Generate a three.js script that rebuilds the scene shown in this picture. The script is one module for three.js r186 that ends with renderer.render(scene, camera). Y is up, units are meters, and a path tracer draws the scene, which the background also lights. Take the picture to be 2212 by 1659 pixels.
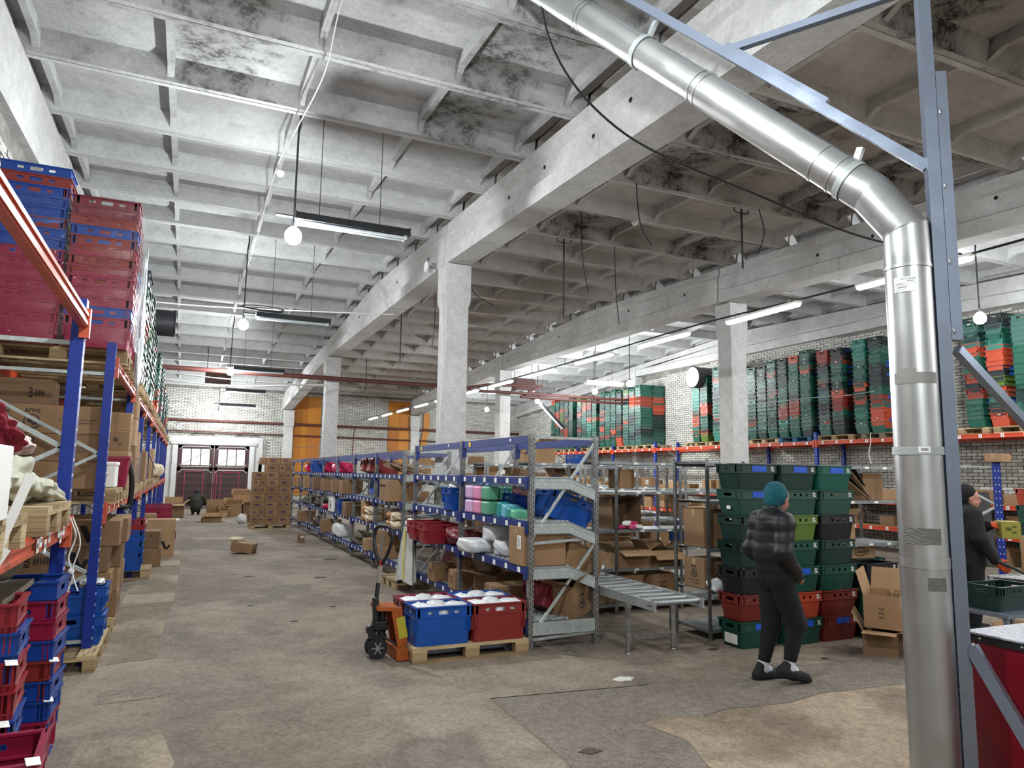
import * as THREE from 'three';
import { mergeGeometries, mergeVertices, toCreasedNormals } from 'three/addons/utils/BufferGeometryUtils.js';
import { RoundedBoxGeometry } from 'three/addons/geometries/RoundedBoxGeometry.js';
import { MarchingCubes } from 'three/addons/objects/MarchingCubes.js';
import { RectAreaLightUniformsLib } from 'three/addons/lights/RectAreaLightUniformsLib.js';

// ---------------------------------------------------------------- camera, exposure, light levels
const scene = new THREE.Scene();
scene.background = new THREE.Color(0x050506);
const camera = new THREE.PerspectiveCamera(56.58, 2212 / 1659, 0.05, 120);
camera.rotation.order = 'YXZ';
camera.position.set(0, 1.77, 0);
camera.rotation.set(THREE.MathUtils.degToRad(7.19), THREE.MathUtils.degToRad(-24.4), THREE.MathUtils.degToRad(0.85));
const renderer = new THREE.WebGLRenderer({ antialias: true });
renderer.toneMapping = THREE.LinearToneMapping;
renderer.toneMappingExposure = 1.95;
renderer.shadowMap.enabled = true;
RectAreaLightUniformsLib.init();
const BULB_POWER = 16.5, TUBE_POWER = 40;   // candela of a bulb, nits of a LED batten
const BULB_TINT = new THREE.Color(0.93, 0.985, 1.0), TUBE_TINT = new THREE.Color(1.0, 0.965, 0.93);

// ---------------------------------------------------------------- helpers
let seed = 20240517;
function rnd() { seed |= 0; seed = seed + 0x6D2B79F5 | 0; let t = Math.imul(seed ^ seed >>> 15, 1 | seed); t = t + Math.imul(t ^ t >>> 7, 61 | t) ^ t; return ((t ^ t >>> 14) >>> 0) / 4294967296; }
const rr = (a, b) => a + (b - a) * rnd();
const ORD = ['first', 'second', 'third', 'fourth', 'fifth', 'sixth', 'seventh', 'eighth', 'ninth', 'tenth', 'eleventh', 'twelfth', 'thirteenth', 'fourteenth', 'fifteenth', 'sixteenth', 'seventeenth', 'eighteenth', 'nineteenth', 'twentieth'], ordw = i => ORD[i] || 'last';
const pick = a => a[Math.floor(rnd() * a.length) % a.length];
const V = (x, y, z) => new THREE.Vector3(x, y, z);
const used = new Map();
function numbered(n) { const k = used.get(n) || 0; used.set(n, k + 1); return k ? `${n}_${String(k).padStart(3, '0')}` : n; }
function sh(m) { m.castShadow = true; m.receiveShadow = true; return m; }
function tag(o, label, category, group, kind) {
  o.userData.label = label; if (category) o.userData.category = category;
  if (group) o.userData.group = group; if (kind) o.userData.kind = kind; return o;
}
function thing(name, label, category, p = [0, 0, 0], ry = 0, group) {
  const o = new THREE.Group(); o.name = numbered(name); scene.add(o);
  o.position.set(p[0], p[1], p[2]); o.rotation.y = ry; return tag(o, label, category, group);
}
function part(parent, name, geo, mat, p, r) {
  const m = sh(new THREE.Mesh(geo, mat)); m.name = name; if (p) m.position.set(p[0], p[1], p[2]);
  if (r) m.rotation.set(r[0], r[1], r[2]); parent.add(m); return m;
}
function one(name, geo, mat, label, category, p, r, group) {
  const m = part(scene, numbered(name), geo, mat, p, r); return tag(m, label, category, group);
}
function struct(name, p = [0, 0, 0]) { const g = new THREE.Group(); g.name = name; g.userData.kind = 'structure'; g.position.set(p[0], p[1], p[2]); scene.add(g); return g; }
function copyOf(o, p, ry, label, group) {
  const c = o.clone(); c.name = numbered(o.name.replace(/_\d{3}$/, '')); c.userData = { ...o.userData }; scene.add(c);
  c.position.set(p[0], p[1], p[2]); c.rotation.set(0, ry || 0, 0); if (label) c.userData.label = label; if (group) c.userData.group = group; return c;
}
// geometry makers; every geometry is non-indexed with position, normal, uv (uv in metres)
const NI = g => { const q = g.index ? g.toNonIndexed() : g; for (const k of Object.keys(q.attributes)) if (!['position', 'normal', 'uv'].includes(k)) q.deleteAttribute(k); return q; };
function boxUV(g) { // uv in metres from the dominant normal axis
  const p = g.attributes.position, n = g.attributes.normal, uv = new Float32Array(p.count * 2);
  for (let i = 0; i < p.count; i++) {
    const ax = Math.abs(n.getX(i)), ay = Math.abs(n.getY(i)), az = Math.abs(n.getZ(i));
    if (ay >= ax && ay >= az) { uv[2 * i] = p.getX(i); uv[2 * i + 1] = p.getZ(i); }
    else if (ax >= az) { uv[2 * i] = p.getZ(i); uv[2 * i + 1] = p.getY(i); }
    else { uv[2 * i] = p.getX(i); uv[2 * i + 1] = p.getY(i); }
  }
  g.setAttribute('uv', new THREE.BufferAttribute(uv, 2)); return g;
}
const M4 = new THREE.Matrix4(), Q4 = new THREE.Quaternion(), E4 = new THREE.Euler();
function tf(g, x = 0, y = 0, z = 0, rx = 0, ry = 0, rz = 0) { M4.compose(V(x, y, z), Q4.setFromEuler(E4.set(rx, ry, rz)), V(1, 1, 1)); g.applyMatrix4(M4); return g; }
function bx(w, h, d, x = 0, y = 0, z = 0, rx = 0, ry = 0, rz = 0) { return tf(boxUV(NI(new THREE.BoxGeometry(w, h, d))), x, y, z, rx, ry, rz); }
function rb(w, h, d, r, x = 0, y = 0, z = 0, rx = 0, ry = 0, rz = 0, s = 2) { return tf(boxUV(NI(new RoundedBoxGeometry(w, h, d, s, r))), x, y, z, rx, ry, rz); }
function cyl(r1, r2, h, x = 0, y = 0, z = 0, rx = 0, ry = 0, rz = 0, n = 16, open = false) { return tf(NI(new THREE.CylinderGeometry(r1, r2, h, n, 1, open)), x, y, z, rx, ry, rz); }
function rod(a, b, r, n = 8) { // round bar between two points
  const A = V(...a), B = V(...b), L = A.distanceTo(B), g = NI(new THREE.CylinderGeometry(r, r, L, n));
  M4.compose(A.clone().add(B).multiplyScalar(.5), Q4.setFromUnitVectors(V(0, 1, 0), B.clone().sub(A).normalize()), V(1, 1, 1)); g.applyMatrix4(M4); return g;
}
function bar(a, b, w, h, up = [0, 1, 0]) { // rectangular bar between two points, w across, h along "up"
  const A = V(...a), B = V(...b), z = B.clone().sub(A), L = z.length(); z.normalize(); const x = V(...up).cross(z).normalize(), y = z.clone().cross(x);
  const g = boxUV(NI(new THREE.BoxGeometry(w, h, L))); M4.makeBasis(x, y, z).setPosition(A.clone().add(B).multiplyScalar(.5)); g.applyMatrix4(M4); return g;
}
function tube(pts, r, seg = 24, n = 8, closed = false) { return NI(new THREE.TubeGeometry(new THREE.CatmullRomCurve3(pts.map(p => V(...p)), closed), seg, r, n, closed)); }
function sph(r, x = 0, y = 0, z = 0, n = 12, sx = 1, sy = 1, sz = 1) { const g = NI(new THREE.SphereGeometry(r, n, Math.max(6, n * .7 | 0))); g.scale(sx, sy, sz); return tf(g, x, y, z); }
function lathe(pts, n = 20) { return NI(new THREE.LatheGeometry(pts.map(p => new THREE.Vector2(p[0], p[1])), n)); }
function ext(shape, depth, o = {}) { return boxUV(NI(new THREE.ExtrudeGeometry(shape, { depth, bevelEnabled: false, curveSegments: 6, ...o }))); }
function poly(pts) { const s = new THREE.Shape(); pts.forEach((p, i) => i ? s.lineTo(p[0], p[1]) : s.moveTo(p[0], p[1])); s.closePath(); return s; }
const mg = a => mergeGeometries(a.map(NI));
function rrect(w, h, r, cx = 0, cy = 0, S = THREE.Shape) {
  const s = new S(), x = cx - w / 2, y = cy - h / 2; s.moveTo(x + r, y); s.lineTo(x + w - r, y); s.quadraticCurveTo(x + w, y, x + w, y + r); s.lineTo(x + w, y + h - r);
  s.quadraticCurveTo(x + w, y + h, x + w - r, y + h); s.lineTo(x + r, y + h); s.quadraticCurveTo(x, y + h, x, y + h - r); s.lineTo(x, y + r); s.quadraticCurveTo(x, y, x + r, y); return s;
}
// loft through rings of points (each ring: array of [x,y,z], same length); flat shading, planar uv
function loft(rings, { caps = true, crease = 0 } = {}) {
  const P = [], quad = (a, b, c, d) => P.push(...a, ...b, ...c, ...a, ...c, ...d), n = rings[0].length;
  for (let k = 0; k + 1 < rings.length; k++) for (let i = 0; i < n; i++) { const j = (i + 1) % n; quad(rings[k][i], rings[k][j], rings[k + 1][j], rings[k + 1][i]); }
  const cap = (ring, flip) => { const tri = THREE.ShapeUtils.triangulateShape(flat2(ring), []); for (const t of tri) { const q = flip ? [t[2], t[1], t[0]] : t; for (const i of q) P.push(...ring[i]); } };
  if (caps) { cap(rings[0], true); cap(rings[rings.length - 1], false); }
  let g = new THREE.BufferGeometry(); g.setAttribute('position', new THREE.BufferAttribute(new Float32Array(P), 3)); g.computeVertexNormals();
  if (crease) { g = toCreasedNormals(g, crease); }
  return boxUV(g);
}
function flat2(ring) { // project a planar ring onto its main plane
  const n = V(0, 0, 0); for (let i = 0; i < ring.length; i++) { const a = ring[i], b = ring[(i + 1) % ring.length]; n.x += (a[1] - b[1]) * (a[2] + b[2]); n.y += (a[2] - b[2]) * (a[0] + b[0]); n.z += (a[0] - b[0]) * (a[1] + b[1]); }
  const ax = Math.abs(n.x), ay = Math.abs(n.y), az = Math.abs(n.z);
  return ring.map(p => ax >= ay && ax >= az ? new THREE.Vector2(n.x > 0 ? p[1] : -p[1], p[2]) : ay >= az ? new THREE.Vector2(n.y > 0 ? p[2] : -p[2], p[0]) : new THREE.Vector2(n.z > 0 ? p[0] : -p[0], p[1]));
}
// ---------------------------------------------------------------- procedural textures
const HASH = new Float32Array(65536); for (let i = 0; i < 65536; i++) HASH[i] = rnd();
function vnoise(x, y, per) {
  const xi = Math.floor(x), yi = Math.floor(y), fx = x - xi, fy = y - yi, u = fx * fx * (3 - 2 * fx), v = fy * fy * (3 - 2 * fy);
  const h = (a, b) => HASH[((((a % per) + per) % per) * 157 + (((b % per) + per) % per) * 7919 + per * 31) & 65535];
  return (h(xi, yi) * (1 - u) + h(xi + 1, yi) * u) * (1 - v) + (h(xi, yi + 1) * (1 - u) + h(xi + 1, yi + 1) * u) * v;
}
function fbm(u, v, per, oct = 4, gain = .5) { let s = 0, a = .5, t = 0; for (let o = 0; o < oct; o++) { s += a * vnoise(u * per, v * per, per); t += a; a *= gain; per *= 2; } return s / t; }
const clamp = (x, a = 0, b = 1) => Math.min(b, Math.max(a, x));
const sstep = (a, b, x) => { const t = clamp((x - a) / (b - a)); return t * t * (3 - 2 * t); };
function makeTex(n, metres, fn, srgb = true, m = n) { // fn(u,v) -> [r,g,b] 0..255 or grey
  const d = new Uint8Array(n * m * 4);
  for (let j = 0; j < m; j++) for (let i = 0; i < n; i++) { const c = fn(i / n, j / m), k = (j * n + i) * 4; if (c.length) { d[k] = clamp(c[0], 0, 255); d[k + 1] = clamp(c[1], 0, 255); d[k + 2] = clamp(c[2], 0, 255); } else d[k] = d[k + 1] = d[k + 2] = clamp(c, 0, 255); d[k + 3] = 255; }
  const t = new THREE.DataTexture(d, n, m); t.wrapS = t.wrapT = THREE.RepeatWrapping; t.magFilter = THREE.LinearFilter; t.minFilter = THREE.LinearMipmapLinearFilter; t.generateMipmaps = true;
  const mm = Array.isArray(metres) ? metres : [metres, metres]; t.repeat.set(1 / mm[0], 1 / mm[1]); if (srgb) t.colorSpace = THREE.SRGBColorSpace; t.needsUpdate = true; return t;
}
const mix3 = (a, b, t) => [a[0] + (b[0] - a[0]) * t, a[1] + (b[1] - a[1]) * t, a[2] + (b[2] - a[2]) * t];
function canvasTex(w, h, draw, srgb = true) { const c = document.createElement('canvas'); c.width = w; c.height = h; const x = c.getContext('2d'); draw(x, w, h); const t = new THREE.CanvasTexture(c); if (srgb) t.colorSpace = THREE.SRGBColorSpace; t.magFilter = THREE.LinearFilter; return t; }
function SM(color, roughness = .6, o = {}) { return new THREE.MeshStandardMaterial({ color, roughness, ...o }); }
// whitewashed concrete, three states of mould
function concrete(base, dark, amount, sd, warm = 0) {
  return makeTex(1024, 3, (u, v) => {
    const a = fbm(u + sd * .13, v + sd * .29, 4, 6), b = fbm(u + sd * .41, v, 24, 4), c = fbm(u, v + sd * .7, 90, 3), w = fbm(u * 1 + sd, v, 3, 5);
    let col = base + (a - .5) * 34 + (b - .5) * 26 + (c - .5) * 22; let g = [col + warm, col, col - warm];
    const m = sstep(.60 - amount * .16, .72, w * .74 + b * .26) * amount, speck = sstep(.42, .62, c * .7 + b * .3);
    g = mix3(g, dark, m * (.45 + .55 * speck)); return g;
  });
}
const T = {};
T.conc = concrete(190, [120, 118, 112], .35, 1, 1);
T.concCeil = concrete(176, [96, 95, 90], .30, 2);
T.concMould = concrete(172, [66, 66, 62], .9, 3);
T.concWarm = concrete(182, [104, 96, 88], .35, 4, 4);
T.concWarmMould = concrete(166, [46, 42, 38], 1.0, 5, 5);
T.concBump = makeTex(512, 1.4, (u, v) => 120 + (fbm(u, v, 12, 5) - .5) * 150 + (fbm(u, v, 80, 2) - .5) * 70 - 110 * sstep(.70, .76, fbm(u + .3, v + .1, 40, 2)), false);
T.floor = makeTex(1536, 7, (u, v) => {
  const a = fbm(u, v, 5, 6), b = fbm(u + .37, v + .2, 40, 4), c = fbm(u, v + .5, 300, 2), d = fbm(u * 1 + .6, v + .17, 9, 5);
  let col = mix3([116, 104, 92], [142, 129, 115], sstep(.3, .7, a)); col = mix3(col, [92, 85, 78], sstep(.54, .68, d) * .5);
  const k = (b - .5) * 26 + (c - .5) * 34; return [col[0] + k, col[1] + k, col[2] + k];
});
T.floorPale = makeTex(1024, 4, (u, v) => { const a = fbm(u, v, 6, 6), b = fbm(u, v, 60, 3), c = fbm(u + .2, v, 260, 1); const k = (b - .5) * 30 + (c - .5) * 30, w = mix3([126, 115, 102], [164, 152, 136], sstep(.35, .65, a)); return [w[0] + k, w[1] + k, w[2] + k]; });
T.floorBump = makeTex(1024, 2.2, (u, v) => 128 + (fbm(u, v, 60, 4) - .5) * 120 + (fbm(u, v, 8, 3) - .5) * 60, false);
T.asphalt = makeTex(1024, 3, (u, v) => { const a = fbm(u, v, 5, 5), b = fbm(u, v, 70, 3), c = vnoise(u * 420, v * 420, 420); const k = (a - .5) * 22 + (b - .5) * 30 + (c - .5) * 44; return [116 + k, 107 + k, 97 + k]; });
T.mortar = makeTex(512, 2, (u, v) => { const a = fbm(u, v, 10, 4), k = 132 + (a - .5) * 80; return [k, k * .97, k * .93]; });
T.card = makeTex(512, .8, (u, v) => { const a = fbm(u, v, 6, 4), b = fbm(u * .2, v, 120, 2); const k = (a - .5) * 26 + (b - .5) * 16; return [222 + k, 222 + k, 222 + k]; });
T.wood = makeTex(512, [1.2, .3], (u, v) => { const w = fbm(u * .12 + 3, v, 64, 3), b = fbm(u, v, 12, 4), kn = sstep(.72, .78, fbm(u + .4, v + .3, 9, 2)); const k = (w - .5) * 70 + (b - .5) * 50 - kn * 60; return [206 + k, 198 + k, 186 + k]; });
T.scratch = makeTex(512, 1, (u, v) => { const a = fbm(u, v, 8, 5), s = sstep(.66, .72, fbm(u * 1, v + .3, 50, 3)); const k = 225 + (a - .5) * 50 + s * 24; return [k, k, k]; });
T.galv = makeTex(512, .6, (u, v) => { const a = vnoise(u * 38, v * 38, 38), b = fbm(u, v, 10, 4); const k = 150 + (a - .5) * 22 + (b - .5) * 60; return [k, k * 1.01, k * 1.01]; });
T.galvR = makeTex(256, .9, (u, v) => 175 + (fbm(u, v, 9, 5) - .5) * 110, false);
T.cloth = makeTex(256, .25, (u, v) => 128 + (fbm(u, v, 16, 4) - .5) * 160 + ((Math.sin(u * 402) * Math.sin(v * 402)) * 16), false);
T.bag = makeTex(512, .5, (u, v) => 128 + (fbm(u, v, 7, 5) - .5) * 230, false);
T.brick = makeTex(512, .9, (u, v) => { const a = fbm(u, v, 6, 5), b = fbm(u, v, 50, 3), s = sstep(.6, .72, fbm(u + .5, v + .2, 14, 4)); const k = 232 + (a - .5) * 40 + (b - .5) * 40; return mix3([k, k, k * .985], [150, 142, 134], s * .55); });
T.speck = makeTex(512, .4, (u, v) => { const a = vnoise(u * 230, v * 230, 230), b = vnoise(u * 90, v * 90, 90); const k = 150 + (a - .5) * 210 + (b - .5) * 60; return [k * .96, k * .98, k * 1.04]; });

const M = {
  conc: SM(0xffffff, .93, { map: T.conc, bumpMap: T.concBump, bumpScale: .004 }),
  ceil: SM(0xffffff, .95, { map: T.concCeil, bumpMap: T.concBump, bumpScale: .003 }),
  ceilMould: SM(0xffffff, .95, { map: T.concMould, bumpMap: T.concBump, bumpScale: .006 }),
  ceilWarm: SM(0xffffff, .95, { map: T.concWarm, bumpMap: T.concBump, bumpScale: .003 }),
  ceilWarmMould: SM(0xffffff, .95, { map: T.concWarmMould, bumpMap: T.concBump, bumpScale: .006 }),
  floor: SM(0xffffff, .86, { map: T.floor, bumpMap: T.floorBump, bumpScale: .003 }),
  floorPale: SM(0xffffff, .88, { map: T.floorPale, bumpMap: T.floorBump, bumpScale: .004 }),
  floorAsphalt: SM(0xffffff, .9, { map: T.asphalt, bumpMap: T.floorBump, bumpScale: .004 }),
  floorPatch: SM(0xf3ebe2, .88, { map: T.floorPale, bumpMap: T.floorBump, bumpScale: .006 }),
  floorWorn: SM(0xf0ece4, .9, { map: T.floorPale, bumpMap: T.floorBump, bumpScale: .003 }),
  mortar: SM(0xffffff, .97, { map: T.mortar }),
  brickA: SM(0xdedcd7, .93, { map: T.brick }), brickB: SM(0xcfccc6, .93, { map: T.brick }), brickC: SM(0xb9b5ae, .94, { map: T.brick }), brickD: SM(0xe6e5e2, .92, { map: T.brick }),
  galv: SM(0xffffff, .42, { map: T.galv, metalness: .75, roughnessMap: T.galvR }),
  galvLight: SM(0xc6cecd, .5, { metalness: .45, map: T.scratch }), shelfGrey: SM(0xa4aaac, .48, { metalness: .5, map: T.scratch }), rollerSteel: SM(0x9aa0a3, .42, { metalness: .7 }),
  steelGrey: SM(0x8791a3, .4, { metalness: .6, roughnessMap: T.galvR }),
  duct: SM(0xc8caca, .5, { metalness: .92, roughnessMap: T.galvR }),
  duct2: SM(0xb8baba, .55, { metalness: .9, roughnessMap: T.galvR }),
  blue: SM(0x10339a, .42, { map: T.scratch, metalness: .15 }), blueShelf: SM(0x1b3580, .45, { map: T.scratch }),
  orange: SM(0xdb4a22, .42, { map: T.scratch }), orangePale: SM(0xd85c3c, .38, { map: T.scratch }),
  black: SM(0x111214, .5), rubber: SM(0x1b1b1c, .8), darkGrey: SM(0x2c2d30, .55), white: SM(0xe9e9e6, .6), paper: SM(0xf2f1ee, .8), grey: SM(0x7c7f82, .6),
  card: [0xa98460, 0x9c7a58, 0xb58f69, 0x8f7053, 0xc09a74].map(c => SM(c, .88, { map: T.card })),
  cardIn: SM(0xb8946d, .92, { map: T.card }), tape: SM(0xb59a72, .25), tapeClear: SM(0xcab28c, .22),
  wood: [0xd2bd97, 0xbda785, 0xa99474, 0xdccaa6].map(c => SM(c, .85, { map: T.wood })), woodGrey: SM(0x8f8778, .9, { map: T.wood }), woodBlue: SM(0x2f6fa8, .8, { map: T.wood }),
  pBlue: SM(0x06479a, .36), pBlueDark: SM(0x0a3a8c, .38), pRed: SM(0x8e1f2a, .38), pCrimson: SM(0x8a1238, .36), pBrick: SM(0x7e2520, .4), pMaroon: SM(0x6d1726, .42),
  pGreen: SM(0x114438, .42), pGreen2: SM(0x23493f, .44), pGreen3: SM(0x16332e, .45), pBlack: SM(0x17191d, .45), pOrange: SM(0xa53f28, .42), pOlive: SM(0x55702a, .45), pTerra: SM(0x6f241d, .42), pTeal: SM(0x0f5347, .4),
  plate: SM(0x1d55c4, .4), brownPipe: SM(0x5a312c, .55), cable: SM(0x17171a, .6), cableWhite: SM(0xd9d8d4, .6),
  film: new THREE.MeshPhysicalMaterial({ color: 0xffffff, roughness: .12, transmission: 1, thickness: 0, ior: 1.35, transparent: true, opacity: .35 }),
  glow: (c, k) => new THREE.MeshStandardMaterial({ color: 0xffffff, emissive: c, emissiveIntensity: k, roughness: .6 }),
};
function plane(w, h) { return NI(new THREE.PlaneGeometry(w, h)); }
const inkCache = new Map();
function ink(key, w, h, draw, color = 0x1c1a18) { // printed ink: dark colour cut out by a drawn mask
  if (!inkCache.has(key)) { const t = canvasTex(w, h, (x, W, H) => { x.fillStyle = '#000'; x.fillRect(0, 0, W, H); x.fillStyle = '#fff'; x.strokeStyle = '#fff'; draw(x, W, H); }, false);
    inkCache.set(key, new THREE.MeshStandardMaterial({ color, roughness: .85, alphaMap: t, transparent: true })); }
  return inkCache.get(key);
}
const INK = {
  agro: () => ink('agro', 256, 256, (x, W, H) => { x.font = 'bold 58px sans-serif'; x.textAlign = 'center'; x.fillText('АГРО', 128, 60); x.lineWidth = 11; x.beginPath(); x.arc(128, 158, 72, 0, 7); x.stroke(); x.beginPath(); x.ellipse(112, 150, 30, 22, .5, 0, 7); x.fill(); x.beginPath(); x.ellipse(152, 182, 26, 16, -.4, 0, 7); x.fill(); x.beginPath(); x.ellipse(160, 132, 16, 10, .2, 0, 7); x.fill(); x.lineWidth = 8; x.beginPath(); x.moveTo(30, 200); x.quadraticCurveTo(128, 262, 226, 200); x.stroke(); }, 0x2a2c35),
  agroText: () => ink('agroText', 256, 96, (x) => { x.font = 'italic 30px serif'; x.fillText('Семена овощей', 8, 40); x.fillText('и цветов', 90, 78); }, 0x4a3f3a),
  raf: () => ink('raf', 256, 128, (x) => { x.font = 'bold 64px sans-serif'; x.save(); x.translate(70, 118); x.rotate(-Math.PI / 2); x.fillText('RAF', 0, 0); x.restore(); for (let i = 0; i < 5; i++) { x.fillRect(100 + i * 26, 30, 8, 66); x.fillRect(112 + i * 26, 44, 6, 40); } }),
  chevron: () => ink('chevron', 128, 128, (x) => { x.beginPath(); x.moveTo(6, 16); x.lineTo(44, 16); x.lineTo(78, 96); x.lineTo(96, 60); x.lineTo(124, 60); x.lineTo(96, 116); x.lineTo(52, 116); x.closePath(); x.fill(); }),
  snow: () => ink('snow', 256, 128, (x) => { x.lineWidth = 8; x.beginPath(); x.ellipse(88, 64, 78, 50, 0, 0, 7); x.stroke(); x.font = 'italic bold 46px serif'; x.fillText('Snow', 32, 80); x.fillRect(190, 40, 12, 50); x.fillRect(215, 54, 22, 12); }),
  boro: () => ink('boro', 256, 64, (x) => { x.font = 'bold 44px sans-serif'; x.fillText('BORODINO', 4, 48); }),
  scrawl: () => ink('scrawl', 128, 128, (x) => { x.lineWidth = 6; for (let k = 0; k < 3; k++) { x.beginPath(); x.moveTo(14, 26 + k * 34); for (let i = 1; i < 9; i++) x.lineTo(14 + i * 12, 26 + k * 34 + ((i * 37 + k * 11) % 17) - 8); x.stroke(); } }),
  mark: () => ink('mark', 128, 128, (x) => { x.fillRect(12, 18, 40, 12); x.fillRect(12, 38, 60, 8); x.fillRect(12, 52, 50, 8); x.strokeRect(66, 76, 52, 40); x.fillRect(76, 88, 32, 6); x.fillRect(76, 100, 20, 6); }),
  brand: () => ink('brand', 128, 96, (x) => { x.fillRect(8, 10, 74, 26); x.fillRect(10, 48, 26, 8); x.fillRect(44, 48, 26, 8); x.fillRect(10, 64, 56, 6); x.beginPath(); x.arc(106, 76, 9, 0, 7); x.fill(); }, 0x3a3560),
  leaf: () => ink('leaf', 96, 128, (x) => { x.lineWidth = 6; x.strokeRect(10, 6, 78, 112); x.beginPath(); x.arc(48, 58, 26, 0, 5); x.stroke(); x.beginPath(); x.moveTo(24, 30); x.quadraticCurveTo(60, 46, 40, 96); x.stroke(); }),
};
const LBL = { // stickers
  bar: (() => { const t = canvasTex(128, 64, (x) => { x.fillStyle = '#f1f0ec'; x.fillRect(0, 0, 128, 64); x.fillStyle = '#222'; for (let i = 0; i < 22; i++) x.fillRect(26 + i * 3.6, 18, (i * 7) % 3 + 1, 30); }); return SM(0xffffff, .6, { map: t }); })(),
  tagw: (() => { const t = canvasTex(64, 64, (x) => { x.fillStyle = '#eeeeea'; x.fillRect(0, 0, 64, 64); x.fillStyle = '#555'; x.fillRect(16, 22, 32, 20); }); return SM(0xffffff, .6, { map: t }); })(),
  duct: (() => { const t = canvasTex(256, 192, (x) => { x.fillStyle = '#eef0f0'; x.fillRect(0, 0, 256, 192); x.fillStyle = '#12606a'; x.font = 'bold 30px sans-serif'; x.fillText('Вент.Актив', 84, 36); x.fillStyle = '#333'; x.font = '14px sans-serif'; x.fillText('10/750', 10, 40); for (let i = 0; i < 16; i++) x.fillRect(150 + i * 5, 46, (i * 5) % 3 + 1, 20); x.strokeStyle = '#333'; x.strokeRect(8, 72, 240, 24); x.fillRect(14, 80, 120, 5); x.fillRect(14, 88, 90, 4); x.fillRect(10, 110, 150, 5); x.fillRect(40, 130, 110, 9); x.fillRect(10, 156, 130, 4); x.fillRect(10, 172, 50, 4); }); return SM(0xffffff, .5, { map: t }); })(),
  text: (() => { const t = canvasTex(128, 96, (x) => { x.fillStyle = '#e9e7e1'; x.fillRect(0, 0, 128, 96); x.fillStyle = '#444'; for (let k = 0; k < 6; k++) x.fillRect(10, 12 + k * 13, 60 + (k * 31) % 48, 5); }); return SM(0xffffff, .7, { map: t }); })(),
};
// ================================================================ the hall
const RZ = -18; // ridge line of the shallow pitched roof
const R = z => 6.62 - (z > RZ ? .033 * (z - RZ) : .058 * (RZ - z)); // underside of the slab ribs
const XL = -1.95, XR = 16.8, ZF = -36.2, ZN = 4.5;
{ // floor
  const f = struct('floor'); part(f, 'floor_screed', bx(XR - XL + .6, .2, ZN - ZF + .6, (XL + XR) / 2, -.1, (ZN + ZF) / 2), M.floor);
  const slab = (name, pts, m, h = .004) => { const s = poly(pts.map(p => [p[0], -p[1]])); const g = ext(s, h); g.rotateX(-Math.PI / 2); boxUV(g); return part(f, name, g, m, [0, .0005, 0]); };
  // repaired concrete pours, each with its own edge
  slab('concrete_patch', [[2.32, -5.44], [3.72, -5.29], [5.4, -5.3], [6.6, -5.2], [9, -5], [9, 2], [1.9, 2], [2.2, -3.4], [2.28, -4.2]], M.floorAsphalt, .003); slab('concrete_patch', [[3.12, -4.5], [3.3, -4.56], [3.63, -4.47], [3.9, -4.53], [4.46, -4.46], [4.9, -4.55], [5.86, -4.48], [8.8, -4.3], [8.8, 2], [2.7, 2], [2.95, -2.4], [3.12, -3.2], [3.05, -3.72], [3.2, -4.1]], M.floorPatch, .006);
  slab('concrete_patch', [[-.62, -7.6], [-.12, -7.75], [-.1, -9.2], [-.02, -11], [.05, -14.5], [0, -18], [-.45, -18], [-.6, -14], [-.66, -10]], M.floorWorn);
  slab('concrete_patch', [[-.5, -6.4], [-.1, -6.43], [.02, -6.5], [-.05, -6.72], [-.5, -6.75]], M.floorPale);
  slab('concrete_patch', [[-.55, -4.15], [.0, -4.4], [.06, -5.0], [-.02, -5.55], [-.5, -5.6]], M.floorWorn);
  slab('concrete_patch', [[.3, -20.1], [2.6, -19.9], [2.6, -20.25], [.3, -20.5]], M.floorPale);
  // dark grooves between pours
  const crack = (pts, w) => { const a = []; for (let i = 0; i + 1 < pts.length; i++) a.push(bar([pts[i][0], .003, pts[i][1]], [pts[i + 1][0], .003, pts[i + 1][1]], w, .009)); part(f, 'floor_joint', mg(a), M.rubber); };
  crack([[2.32, -5.44], [3.72, -5.29]], .004); 
  crack([[3.63, -4.47], [3.9, -4.53], [4.46, -4.46], [4.9, -4.55], [5.86, -4.48]], .005);
  const spill = (x, z, s) => { const pts = []; for (let i = 0; i < 22; i++) { const a = i / 22 * Math.PI * 2, k = s * (.7 + .45 * rnd()); pts.push([x + Math.cos(a) * k * 1.3, z + Math.sin(a) * k * .8]); } return pts; };
  slab('paint_spill', spill(3.62, -5.52, .075), SM(0xd9d5cc, .7), .007);
  slab('grease_stain', spill(.9, -2.85, .13), SM(0x453b33, .6), .003); slab('grease_stain', spill(2.5, -4.2, .06), SM(0x4b4138, .6), .008);
  for (const [x, z, s] of [[1.3, -9, .03], [.9, -10.2, .025], [1.9, -9.8, .03], [5.1, -6.1, .05], [5.9, -5.4, .03], [1.1, -13, .06], [2.2, -12.5, .08], [2.8, -15, .1]]) slab('grease_stain', spill(x, z, s), SM(0x4a4038, .7), .007);
}
const BG = boxUV(NI(new THREE.BoxGeometry(.222, .06, .022)));
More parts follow.
